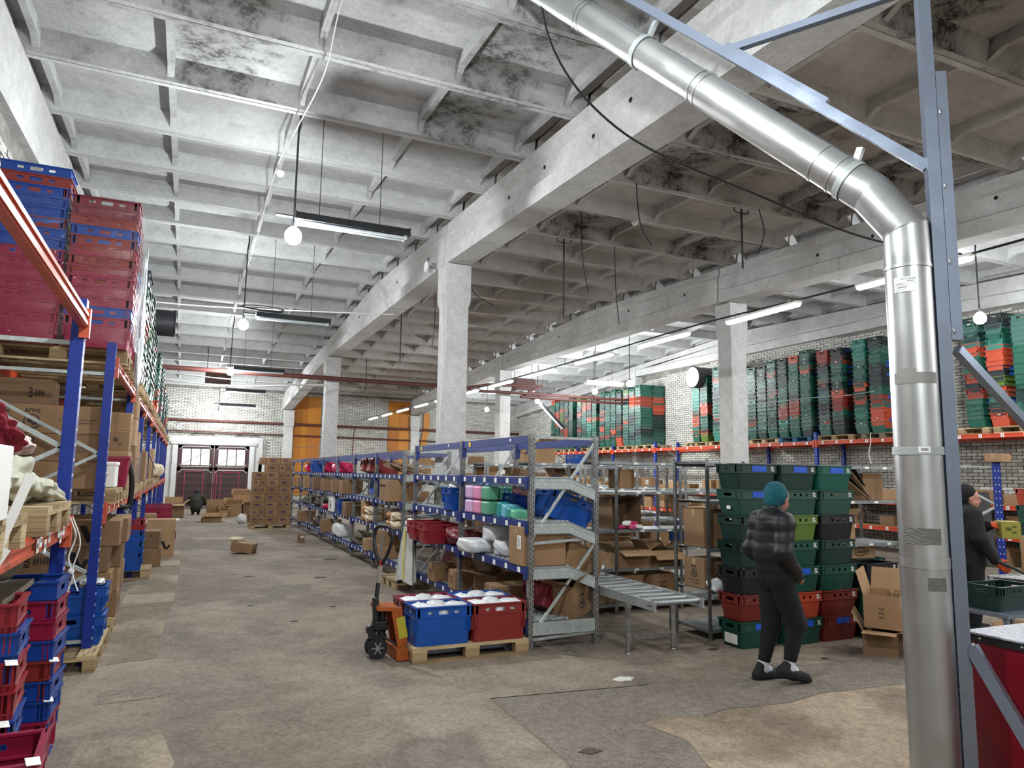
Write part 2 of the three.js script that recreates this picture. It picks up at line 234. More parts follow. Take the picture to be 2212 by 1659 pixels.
function brickWall(g, along, fixed, u0, u1, y0, y1, side, keep, skip) { // along 'z' or 'x'
  const B = [], top = typeof y1 === 'function' ? y1 : () => y1;
  for (let r = 0, y = y0; y < 6.9; r++, y += .0775) { const off = (r % 2) * .125; for (let u = u0 + off; u < u1; u += .25) { if (y > top(u) || (skip && skip(u, y))) continue; B.push([u + .12, y + .035, r]); } }
  const pos = b => along === 'z' ? [fixed, b[1], b[0]] : [b[0], b[1], fixed];
  const want = B.filter(b => keep(b[0], b[1])).sort((a, b) => { const p = pos(a), q = pos(b); return (p[0] ** 2 + (p[1] - 1.8) ** 2 + p[2] ** 2) - (q[0] ** 2 + (q[1] - 1.8) ** 2 + q[2] ** 2); }).slice(0, 300), S = new Set(want);
  const mats = [M.brickA, M.brickB, M.brickC, M.brickD], ry = along === 'z' ? Math.PI / 2 : 0;
  const place = b => { const p = pos(b); p[along === 'z' ? 0 : 2] += side * rr(.002, .013); return p; };
  for (const b of want) part(g, 'brick', BG, mats[(rnd() * 4) | 0], place(b), [0, ry, rr(-.006, .006)]);
  const rest = B.filter(b => !S.has(b)), im = new THREE.InstancedMesh(BG, M.brickD, rest.length); im.name = 'brickwork'; im.userData.kind = 'stuff'; sh(im);
  const c = new THREE.Color();
  rest.forEach((b, i) => { const p = place(b); M4.compose(V(...p), Q4.setFromEuler(E4.set(0, ry, 0)), V(1, 1, 1)); im.setMatrixAt(i, M4); const k = rr(.72, .98); im.setColorAt(i, c.setRGB(k, k * .99, k * .975)); });
  g.add(im);
}
{ // walls with thickness
  const L = struct('wall_left'); part(L, 'wall_core', bx(.4, 6.2, ZN - ZF + .8, XL - .2 - .012, 3.1, (ZN + ZF) / 2), M.mortar);
  brickWall(L, 'z', XL - .005, ZF, -1, .02, z => R(z) - 1.25, 1, (z, y) => z < -5.6 && z > -16 && y > 1.5, null);
  const Rt = struct('wall_right'); part(Rt, 'wall_core', bx(.4, 6.4, ZN - ZF + .8, XR + .2 + .012, 3.2, (ZN + ZF) / 2), M.mortar);
  brickWall(Rt, 'z', XR + .005, ZF, -4, .02, z => R(z) - .75, -1, (z, y) => z < -8 && (y > 1.6 && y < 2.75 || z < -19.6 && z > -21.6 && y > 2.8 && y < 5.6 || z < -8 && y > .4 && y < 1.2 && z > -11), null);
  const F = struct('wall_far'); part(F, 'wall_core', bx(XR - XL + .8, 6.2, .4, (XL + XR) / 2, 3.1, ZF - .2 - .012), M.mortar);
  brickWall(F, 'x', ZF - .005, XL, XR, .02, R(ZF) - .1, 1, (x, y) => y > 3.4 && x < 4.2 || x > 6 && x < 9.5 && y > 2.2, (x, y) => x > -1.4 && x < 3.5 && y < 3.32 + .25 * Math.sin(x * 3) || x > 3.2 && x < 4.2 && y < 2.2);
  part(F, 'plaster', bx(4.9, 3.3, .03, .9, 1.65, ZF), M.conc); part(F, 'plaster', bx(1.05, 2.2, .03, 3.72, 1.1, ZF), M.conc);
  for (const [g, a, b] of [[L, -2.4, -2.0], [Rt, 16.84, 17.2]]) part(g, 'infill', loft([ZN + .3, RZ, ZF - .3].map(z => [[a, R(z) - .9, z], [b, R(z) - .9, z], [b, R(z) + .42, z], [a, R(z) + .42, z]])), M.conc);
  const N = struct('wall_near'); part(N, 'wall_core', bx(XR - XL + .8, 6.6, .4, (XL + XR) / 2, 3.3, ZN + .2), M.conc);
}
{ // ribbed roof slabs
  const C = struct('ceiling');
  const slabGeo = (len, crossX) => {
    const a = [], W = 1.485, rib = s => { const o = s * (W / 2), i1 = s * (W / 2 - .075), i2 = s * (W / 2 - .125); const sh2 = poly(s > 0 ? [[i1, 0], [o, 0], [o, .3], [i2, .3]] : [[o, 0], [i1, 0], [i2, .3], [o, .3]]); const g = ext(sh2, len); tf(g, -len / 2, 0, 0, 0, Math.PI / 2, 0); return g; };
    const flip = g => { g.scale(1, 1, 1); return g; }; a.push(flip(rib(1)), flip(rib(-1)));
    a.push(bx(len, .06, W, 0, .31, 0));
    for (const x of [...crossX, -len / 2 + .3, len / 2 - .3]) { const s = poly([[-.66, .05], [-.5, .13], [.5, .13], [.66, .05], [.66, .3], [-.66, .3]]); const g = ext(s, .075); tf(g, x - .037, 0, 0, 0, Math.PI / 2, 0); a.push(g); }
    return boxUV(mg(a));
  };
  const bays = [[-2.1, 4.34, [-.45, 1.05, 2.6]], [4.38, 10.78, [5.95, 7.55, 9.15]], [10.82, 17.0, [12.4, 13.9, 15.4]]];
  const G = bays.map(([a, b, c]) => slabGeo(b - a, c.map(x => x - (a + b) / 2)));
  const mould = { 0: { 6: 1, 7: 1, 8: 1 }, 1: { 4: 1, 5: 1, 7: 1, 8: 1, 10: 1, 24: 1 }, 2: { 5: 1, 24: 1 } };
  bays.forEach(([a, b], k) => { for (let i = 0; i < 27; i++) { const z = 3.75 - 1.5 * i, s = z > RZ ? 1 : -1; const m = k === 1 ? (mould[1][i] ? M.ceilWarmMould : M.ceilWarm) : k === 2 ? (mould[2][i] ? M.ceilMould : M.ceil) : (mould[0][i] ? M.ceilMould : M.ceil);
    const g = part(C, 'roof_slab', G[k], m, [(a + b) / 2, R(z), z], [s > 0 ? .033 : -.058, 0, 0]); if (i === 26) g.scale.z = .6; } });
  part(C, 'roof_cover', loft([[-2.6, 17.3].flatMap(x => x < 0 ? [[x, R(ZN + .6) + .4, ZN + .6], [x, R(ZN + .6) + .6, ZN + .6]] : [[x, R(ZN + .6) + .6, ZN + .6], [x, R(ZN + .6) + .4, ZN + .6]]), [[-2.6, R(RZ) + .4, RZ], [-2.6, R(RZ) + .6, RZ], [17.3, R(RZ) + .6, RZ], [17.3, R(RZ) + .4, RZ]], [[-2.6, R(ZF - .6) + .4, ZF - .6], [-2.6, R(ZF - .6) + .6, ZF - .6], [17.3, R(ZF - .6) + .6, ZF - .6], [17.3, R(ZF - .6) + .4, ZF - .6]]]), M.conc);
}
// beams: I-section that is solid at its ends
function roofBeam(parent, name, x, st, w = .44, m = M.conc) {
  const ring = ({ z, b, t, solid }) => { const o = w / 2, i = solid ? o - .012 : o - (w > .4 ? .11 : .05), f1 = .25, f2 = .17; return [[x - o, b, z], [x + o, b, z], [x + o, b + f1, z], [x + i, b + f1 + .05, z], [x + i, t - f2 - .05, z], [x + o - .05, t - f2, z], [x + o - .05, t, z], [x - o + .05, t, z], [x - o + .05, t - f2, z], [x - i, t - f2 - .05, z], [x - i, b + f1 + .05, z], [x - o, b + f1, z]]; };
  return part(parent, name, loft(st.map(ring)), m);
}
const lineY = (z, z0, y0, z1, y1) => y0 + (y1 - y0) * (z - z0) / (z1 - z0);
for (const [nm, x, dy, w] of [['trim_1', 4.37, 0, .44], ['trim_2', 10.82, .02, .44], ['trim_3', 16.72, .18, .34], ['trim_4', -2.02, -.1, .34]]) {
  const g = struct(nm), top = z => R(z) - .015, near = z => lineY(z, -12.3, 5.62, 4, 5.02) + dy, far = z => lineY(z, -24.3, 5.6, ZF, 4.7) + dy, mid = () => 5.62 + dy;
  const span = (z0, z1, bf, extra = []) => { const zs = [z0, z0 - .34, z0 - .46, ...extra, z1 + .46, z1 + .34, z1]; roofBeam(g, 'roof_beam', x, zs.map((z, i) => ({ z, b: bf(z), t: top(z), solid: i < 2 || i > zs.length - 3 })), w, nm === 'trim_2' || nm === 'trim_1' ? M.conc : M.conc); };
  if (nm === 'trim_1' || nm === 'trim_2') for (const [z, k] of [[-3.2, .5], [-5.0, .42], [-6.3, .5], [-7.1, .3], [-8.4, .45], [-9.6, .35], [-13.6, .4], [-16, .6], [-20, .5], [-27, .4]]) { const bf = z > -12.3 ? near : z > -24.3 ? mid : far; part(g, 'anchor_stub', cyl(.028, .034, .016, x - w / 2 + (k > .28 ? .108 : .0), bf(z) + .28 + k * .5, z, 0, 0, Math.PI / 2, 10), M.rubber); }
  if (nm === 'trim_1' || nm === 'trim_2') for (const z of [-4.2, -6.8, -9.2, -15.2, -20.8, -28, -31.5]) { const bf = z > -12.3 ? near : z > -24.3 ? mid : far; part(g, 'casting_seam', bx(.008, .25, .012, x - w / 2 - .002, bf(z) + .125, z), M.conc); }
  span(4.4, -12.28, near); span(-12.32, -24.28, mid, [RZ]); span(-24.32, ZF + .01, far);
}
// columns and pilasters
const CW = .43;
function column(name, x, z, h, pil) {
  const g = struct(name, [x, 0, z]); part(g, 'shaft', rb(CW, h - .75, pil ? .3 : CW, .014, 0, (h - .75) / 2, 0), M.conc);
  part(g, 'capital', loft([[-1, -1], [-.96, 0]].map((q, i) => { const o = CW / 2 + (i ? .03 : 0), d = pil ? .15 : o, y = h - .78 + i * .12; return [[-o, y, -d], [-o, y, d], [o, y, d], [o, y, -d]]; })), M.conc);
  part(g, 'capital', rb(CW + .06, .66, pil ? .32 : CW + .06, .012, 0, h - .33, 0), M.conc);
}
column('trim_5', 4.37, -12.31, 5.6); column('trim_6', 4.33, -24.31, 5.58); column('trim_7', 4.46, ZF + .12, 4.68, true);
column('trim_8', 10.98, -12.31, 5.62); column('trim_9', 10.66, -24.31, 5.6); column('trim_10', 10.8, ZF + .12, 4.7, true);
column('trim_11', 16.72, -24.31, 5.78, true); column('trim_12', 16.72, -12.31, 5.8, true); column('trim_13', 4.37, 4.2, 5.0, true); column('trim_14', 10.82, 4.2, 5.0, true);
{ // orange boarded bays of the far wall
  const oc = [SM(0xb5701a, .6), SM(0xa9661a, .6), SM(0xc07a22, .6)], g = struct('trim_15');
  [[4.72, 6.0], [9.42, 10.55]].forEach(([a, b], k) => { const n = 2, w = (b - a) / n; for (let i = 0; i < n; i++) for (const [y0, y1] of [[.6, 2.9], [2.92, 4.05], [4.07, 5.42]]) part(g, 'panel', rb(w - .006, y1 - y0, .03, .004, a + w * (i + .5), (y0 + y1) / 2, ZF + .05), oc[(i + k + (y0 > 3 ? 1 : 0)) % 3]); });
  const s = part(g, 'strip', mg([bx(.32, 1.05, .012, 0, 0, 0, 0, 0, .02), bx(.3, .8, .012, -.1, -.88, .01, 0, 0, -.12), bx(.24, .3, .012, -.14, -1.35, .01, 0, 0, .5)]), oc[2], [11.45, 4.35, ZF + .12]);
}
{ // double gate
  const g = struct('door_1', [1.21, 0, ZF + .05]), mar = SM(0x2f1a1f, .5, { map: T.scratch }), mar2 = SM(0x452026, .5, { map: T.scratch }), worn = SM(0xb8b2ab, .7), pink = SM(0x8c2340, .5);
  const W = 3.08, H = 2.88;
  part(g, 'lintel', bx(3.7, .14, .1, 0, H + .1, .02), M.conc); for (const s of [-1, 1]) part(g, 'jamb', bx(.22, H, .1, s * (W / 2 + .11), H / 2, .02), M.conc);
  const paneM = (() => { const t = canvasTex(128, 256, (x) => { x.fillStyle = '#f3e4e8'; x.fillRect(0, 0, 128, 256); x.fillStyle = '#ff6fa6'; x.beginPath(); x.moveTo(0, 0); x.lineTo(128, 0); x.lineTo(128, 44); for (let i = 8; i >= 0; i--) x.lineTo(i * 16, 44 + (i * 23 % 13)); x.closePath(); x.fill(); x.strokeStyle = '#b7a3aa'; x.lineWidth = 3; for (let i = 0; i < 6; i++) { x.beginPath(); x.moveTo(0, i * 50); x.lineTo(128, i * 50 + 6); x.stroke(); } x.beginPath(); x.moveTo(64, 0); x.lineTo(60, 256); x.stroke(); }); return new THREE.MeshStandardMaterial({ color: 0xcccccc, emissive: 0xffffff, emissiveMap: t, emissiveIntensity: .4, roughness: .4 }); })();
  for (const s of [-1, 1]) {
    const lf = part(g, 'door_leaf', mg([bx(W / 2 - .015, 1.72, .06, 0, .88, 0), bx(.16, H - 1.7, .06, -(W / 4 - .09), H / 2 + .85, 0), bx(.16, H - 1.7, .06, W / 4 - .09, H / 2 + .85, 0), bx(W / 2 - .02, .13, .06, 0, H - .07, 0), bx(W / 2 - .02, .14, .06, 0, 1.8, 0)]), mar2, [s * W / 4, 0, .03]);
    const oct = (w, h, y) => { const o = .12, p = [[-w / 2 + o, 0], [w / 2 - o, 0], [w / 2, o], [w / 2, h - o], [w / 2 - o, h], [-w / 2 + o, h], [-w / 2, h - o], [-w / 2, o]]; return mg(p.map((q, i) => bar([q[0], y + q[1], .045], [p[(i + 1) % 8][0], y + p[(i + 1) % 8][1], .045], .03, .028))); };
    part(lf, 'edge_trim', oct(1.34, .92, 1.9), worn); part(lf, 'edge_trim', oct(1.38, 1.68, .06), worn);
    for (let i = -1; i <= 1; i++) { part(lf, 'pane', bx(.36, .74, .012, i * .4, 2.34, .0), paneM); }
    for (const i of [-.6, -.2, .2, .6]) part(lf, 'glazing_bar', bx(.04, .78, .05, i, 2.34, .01), mar);
    for (const y of [1.94, 2.74]) part(lf, 'glazing_bar', bx(1.24, .04, .05, 0, y, .01), mar); part(lf, 'glazing_bar', rod([-.58, 1.98, .05], [.58, 2.66, .05], .009), mar);
    for (let i = 0; i < 11; i++) part(lf, 'plank', bx(1.3, .135, .02, 0, .16 + i * .145, .04), i % 2 ? mar2 : mar);
    const fr = mg([bx(.035, s < 0 ? 1.6 : 1.5, .03, -.42, .86, .07), bx(.035, 1.6, .03, .36, .86, .07), bx(.8, .035, .03, -.03, 1.66, .07)]); part(lf, 'wicket_frame', fr, pink);
    part(lf, 'bar', mg([bx(.03, 1.7, .03, -s * .6, .9, .07), bx(.03, 1.7, .03, -s * .7, .9, .07)]), s > 0 ? pink : mar);
  }
  part(g, 'bolt', bx(.4, .04, .05, 0, 1.08, .1), mar);
}
// ================================================================ pipes, cables, lamps
{
  const pipe = (name, pts, r, label, m = M.brownPipe) => one(name, mg(pts.slice(1).map((p, i) => rod(pts[i], p, r, 12)).concat(pts.slice(1, -1).map(p => sph(r, ...p)))), m, label, 'pipe');
  pipe('heating_pipe', [[XL, 4.82, -23.72], [9.0, 4.8, -23.72]], .075, 'thick brown pipe crossing the hall in front of the second pair of columns');
  pipe('heating_pipe', [[9.0, 4.72, -23.6], [9.6, 4.7, -23.6], [10.2, 4.72, -23.6], [16.8, 4.72, -23.6]], .05, 'brown pipe running to the right wall below the expansion loop');
  pipe('heating_pipe', [[9.0, 4.82, -23.95], [9.9, 5.0, -23.95], [11.3, 5.05, -23.95], [12.1, 5.08, -23.95], [11.6, 4.85, -23.9], [11.2, 4.62, -23.85], [16.8, 4.6, -23.85]], .05, 'brown pipe bent into an expansion loop beside the second concrete column');
  pipe('heating_pipe', [[XL, 4.03, ZF + .2], [XR, 3.98, ZF + .2]], .06, 'upper brown pipe fixed along the far brick wall');
  pipe('heating_pipe', [[XL, 3.53, ZF + .2], [XR, 3.38, ZF + .2]], .035, 'thin lower brown pipe fixed along the far brick wall');
  pipe('heating_pipe', [[7.7, 3.95, ZF + .2], [7.62, 3.6, ZF + .22], [7.6, 2.0, ZF + .22]], .03, 'thin vertical brown pipe dropping down the far brick wall');
  const cable = (pts, r, m, label, name = 'power_cable') => one(name, tube(pts, r, pts.length * 10, 6), m, label, 'cable');
  cable([[2.2, 6.15, -4.6], [2.7, 5.5, -5.2], [3.6, 5.06, -5.5], [5.2, 4.6, -5.3], [6.6, 4.35, -5.2], [7.8, 4.3, -5.0]], .011, M.cable, 'black cable sagging from the ceiling to the batten lamps');
  cable([[7.8, 4.3, 2], [7.8, 4.28, -6.6], [7.8, 4.34, -9.4], [7.8, 4.3, -14], [7.8, 4.3, -22], [7.8, 4.3, -35.5]], .014, M.cable, 'black cable strung along the row of batten lamps');
  cable([[1.2, 6.14, -4.3], [1.05, 6.12, -6.2], [1.1, 6.05, -7.4], [1.02, 6.1, -9.0], [.95, 6.2, -10.5], [.98, 6.2, -14.8], [.95, 6.3, -19]], .008, M.cableWhite, 'white twisted wire running under the ribs of the left bay');
  cable([[-1.9, 5.15, -16], [.0, 5.16, -16], [2, 5.27, -16], [4.2, 5.42, -16]], .012, M.cableWhite, 'white cable pulled across the left bay to the first column');
  cable([[-1.9, 4.52, -23.4], [.8, 4.33, -23.4], [4.1, 4.62, -23.9]], .022, M.cableWhite, 'white cable hanging across the far part of the left bay');
  cable([[-1.9, 4.66, -23.2], [1.2, 4.5, -23.2], [4.1, 4.55, -23.8]], .018, M.cableWhite, 'second white cable hanging across the far part of the left bay');
  cable([[4.1, 5.05, -12.2], [4.05, 4.6, -12.1], [4.1, 4.0, -12.1], [4.08, 2.6, -12.1]], .01, M.cableWhite, 'white cable clipped down the first concrete column');
  [[[6.15, 6.33, -8.95], [6.14, 5.9, -8.9], [6.2, 5.6, -8.9], [6.35, 5.3, -8.85]], [[8.6, 6.3, -8.9], [8.7, 5.9, -8.9], [8.55, 5.5, -8.9]], [[6.05, 6.36, -10.5], [6.08, 5.5, -10.5], [6.2, 4.9, -10.5]], [[7.7, 6.7, -12], [7.72, 5.6, -12], [7.8, 4.8, -12]], [[5.6, 6.75, -14.9], [5.75, 5.9, -14.9], [6.2, 5.6, -14.8]], [[5.85, 6.85, -18], [5.85, 5.6, -18], [5.8, 5.1, -18]]].forEach((p, i) => cable(p, .009, M.cable, 'thin loose wire hanging down from the brownish middle ceiling bay', 'hanging_wire').userData.group = 'loose wires of the middle bay');
  // bare conduits sticking down
  for (const [x, z, y0] of [[8.35, -9.05, 5.3], [6.55, -12.05, 4.85], [5.35, -19.5, 4.9], [6.1, -27, 4.9]]) { const g = thing('conduit_drop', 'dark steel conduit dropping empty from the middle ceiling bay', 'conduit', [x, R(z) - .03, z], 0, 'empty conduit drops'); const h = R(z) - y0; part(g, 'rod', rod([0, .015, 0], [0, -h, 0], .017), M.darkGrey); part(g, 'hook', tube([[-.16, .02, 0], [-.15, -.04, 0], [0, -.06, 0], [.15, -.04, 0], [.16, .02, 0]], .01, 14, 6), M.darkGrey); }
}
// LED battens in the middle bay
{
  const body = mg([rb(.1, .05, 1.52, .02, 0, .03, 0)]), diff = NI(new THREE.CapsuleGeometry(.045, 1.42, 6, 12)); diff.rotateX(Math.PI / 2); diff.scale(1.15, .8, 1);
  const clip = bx(.02, .05, .04, 0, .07, 0), gm = M.glow(TUBE_TINT, 8);
  for (let i = 0; i < 15; i++) {
    const z = 1.75 - 2.46 * i; if (z < -35.3) break; const g = thing('batten_lamp', `lit LED batten lamp of the middle bay, ${ordw(14 - i)} from the far wall`, 'lamp', [7.8, 4.23, z], 0, 'LED batten lamps in one line');
    part(g, 'housing', body, M.white); part(g, 'diffuser', diff, gm); for (const q of [.55, -.55]) part(g, 'clip', clip, M.galv, [0, 0, q]);
    const l = new THREE.RectAreaLight(TUBE_TINT, TUBE_POWER, .1, 1.42); l.position.set(0, -.045, 0); l.rotation.x = -Math.PI / 2; g.add(l);
  }
}
// bulbs
function bulb(x, y, z, top, label, group, drop = .5) {
  const g = thing('light_bulb', label, 'lamp', [x, y, z], 0, group);
  part(g, 'globe', lathe([[0, -.12], [.055, -.108], [.095, -.07], [.108, -.01], [.098, .04], [.066, .085], [.034, .11], [0, .11]], 20), M.glow(BULB_TINT, 4));
  part(g, 'socket', cyl(.026, .03, .1, 0, .135, 0), M.darkGrey);
  part(g, 'conduit', mg([rod([0, .17, 0], [0, top - y - drop, 0], .013), tube([[0, top - y - drop, 0], [.02, top - y - drop * .7, 0], [.0, top - y - .02, 0]], .016, 10, 8)]), M.darkGrey);
  const l = new THREE.PointLight(BULB_TINT, BULB_POWER, 0, 2); l.castShadow = true; l.shadow.radius = 3.5; g.add(l); return g;
}
for (const [x, y, z, i] of [[1.07, 4.73, 3], [1.07, 4.73, -3.0], [1.06, 4.73, -9.12], [.9, 4.73, -15.35], [1.07, 4.73, -23.1], [1.3, 4.73, -30.4], [1.2, 4.25, -34.2]].map((q, i) => [...q, i])) bulb(x, y, z, R(z) + .28, `bright round lamp bulb of the left bay, ${ordw(6 - i)} from the far gate`, 'bulbs of the left bay');
for (const [x, y, z, i] of [[13.2, 4.76, 2], [13.2, 4.76, -3.2], [13.2, 4.76, -8.2], [13.2, 4.79, -19.7], [13.2, 4.75, -21.9], [13.1, 4.78, -26.3], [12.9, 4.8, -31.3]].map((q, i) => [...q, i])) bulb(x, y, z, R(z) + .28, `bright round lamp bulb of the right bay, ${ordw(6 - i)} from the far wall`, 'bulbs of the right bay');
// fluorescent fixtures with dark hoods (unlit)
function hood(x0, y, z, label, o = {}) {
  const g = thing('strip_fixture', label, 'lamp', [x0, y, z], o.ry || 0, o.group), L = 1.5, dark = o.white ? M.white : M.darkGrey;
  const s = new THREE.Shape(); s.moveTo(-.13, -.06); s.lineTo(-.07, .05); s.lineTo(.07, .05); s.lineTo(.13, -.06); s.lineTo(.115, -.06); s.lineTo(.06, .035); s.lineTo(-.06, .035); s.lineTo(-.115, -.06); s.closePath();
  const hg = ext(s, L); hg.rotateY(Math.PI / 2); part(g, 'reflector_hood', hg, dark);
  for (const q of [.01, L - .01]) part(g, 'end_cap', bx(.02, .1, .22, q, 0, 0), dark);
  for (const dz of [-.05, .05]) { part(g, 'tube', cyl(.019, .019, L - .12, L / 2, -.075, dz, 0, 0, Math.PI / 2), SM(0xdde6ea, .25)); for (const q of [.05, L - .05]) part(g, 'tube_holder', bx(.03, .07, .03, q, -.06, dz), M.white); }
  if (!o.white) part(g, 'arm', rod([-.22, .02, -.08], [.1, .02, -.08], .022), dark);
  const t = R(z) - y + .29; if (o.crooked) part(g, 'suspension_wire', rod([.05, .05, 0], [.05 - .6816 * (t - .02), .05 + .7317 * (t - .02), 0], .006, 5), M.cable); else for (const q of [.31, 1.1]) part(g, 'suspension_wire', rod([q, .05, 0], [q, t, 0], .005, 5), M.cable); return g;
}
hood(1.06, 4.98, -9.12, 'dark hooded strip fixture on wires next to the stained ceiling'); hood(1.12, 4.93, -15.2, 'dark hooded strip fixture with a coiled black cable on top');
for (const [x, y, z] of [[1.15, 4.86, -23.15], [1.3, 4.95, -30.5], [1.2, 4.62, -33.6]]) hood(x, y, z, z > -25 ? 'dark hooded strip fixture beside the thick brown pipe' : z > -32 ? 'dark hooded strip fixture between the brown pipe and the gate' : 'dark hooded strip fixture closest to the gate wall', { group: 'far hooded fixtures' });
one('cable_coil', tube([[.95, 5.02, -15.1], [.85, 5.1, -15.3], [1.2, 5.16, -15.4], [1.65, 5.1, -15.3], [1.6, 5.02, -15.15], [1.2, 5.0, -15.05]], .02, 40, 7, true), M.cable, 'coiled black cable lying on a hooded strip fixture', 'cable');
hood(12.4, 4.98, -21.2, 'white twin tube strip fixture hanging near the right wall', { white: true });
{ const g = hood(13.4, 4.75, -26.6, 'dark strip fixture hanging crooked by one end near the right wall', { crooked: true }); g.rotation.z = -.75; }
// ventilation pieces
{
  let g = thing('vent_drum', 'black ventilation drum sticking out of the left wall above the racks', 'duct', [-1.95, 5.32, -19.2]); part(g, 'drum', cyl(.32, .32, 1.5, .75, 0, 0, 0, 0, Math.PI / 2, 28), SM(0x2a2b30, .5)); part(g, 'rim', NI(new THREE.TorusGeometry(.32, .015, 6, 28)).rotateY(Math.PI / 2).translate(1.5, 0, 0), M.black);
  g = thing('vent_drum', 'dark ventilation drum with a white lid on the right brick wall', 'duct', [16.8, 5.1, -19.2]); part(g, 'drum', cyl(.36, .36, 1.4, -.7, 0, 0, 0, 0, Math.PI / 2, 28), SM(0x4c4a48, .55)); part(g, 'lid', cyl(.34, .34, .03, -1.41, 0, 0, 0, 0, Math.PI / 2, 28), M.white); part(g, 'rim', NI(new THREE.TorusGeometry(.355, .02, 6, 28)).rotateY(Math.PI / 2).translate(-1.4, 0, 0), M.black);
  for (const [x, y, z, l] of [[.9, 5.1, -28, 'brown unit heater hanging under the roof of the left bay'], [12.1, 5.3, -25.6, 'brown unit heater hanging beside the expansion loop']]) { g = thing('unit_heater', l, 'heater', [x, y, z]); part(g, 'case', rb(.86, .48, .5, .02), SM(0x5b3c39, .6)); part(g, 'grille', mg(Array.from({ length: 6 }, (_, i) => bx(.8, .012, .05, 0, -.25, -.2 + i * .08))), M.galvLight); for (const q of [-.38, .38]) part(g, 'hanger', rod([q, .24, 0], [q, R(z) - y + .29, 0], .01), M.cable); part(g, 'fan_hub', cyl(.12, .12, .06, 0, -.26, 0), M.galv); }
  g = thing('wall_lamp', 'small white floodlight on the side of the near beam at the first column', 'lamp', [4.1, 5.72, -12.9]); part(g, 'dish', lathe([[0, 0], [.1, .01], [.11, .05], [.1, .06], [0, .03]], 18).rotateZ(Math.PI / 2), M.white, [-.06, 0, 0]); part(g, 'bracket', mg([rod([-.05, 0, 0], [.06, 0, 0], .02), tube([[0, 0, .0], [.0, .06, .1], [.05, -.12, .2]], .01, 12, 6)]), M.grey);
  for (const [x, z, c] of [[7.1, -10.4, 0], [.98, -10.4, 1]]) { g = thing('smoke_detector', c ? 'white smoke detector hanging on the twisted wire in the left bay' : 'white smoke detector under the middle ceiling bay', 'detector', [x, c ? 6.05 : R(z) - .06, z]); part(g, 'base', cyl(.055, .06, .03), M.white); part(g, 'sensor', cyl(.03, .045, .03, 0, -.03, 0), M.paper); }
}
// ================================================================ crates, pallets, cartons
function rring(w, d, r, y, n = 3) { const a = []; for (const [sx, sz, t0] of [[1, 1, 0], [-1, 1, 1], [-1, -1, 2], [1, -1, 3]]) for (let i = 0; i <= n; i++) { const t = (t0 + i / n) * Math.PI / 2; a.push([sx * (w / 2 - r) + Math.cos(t) * r, y, sz * (d / 2 - r) + Math.sin(t) * r]); } return a; }
const crateCache = new Map();
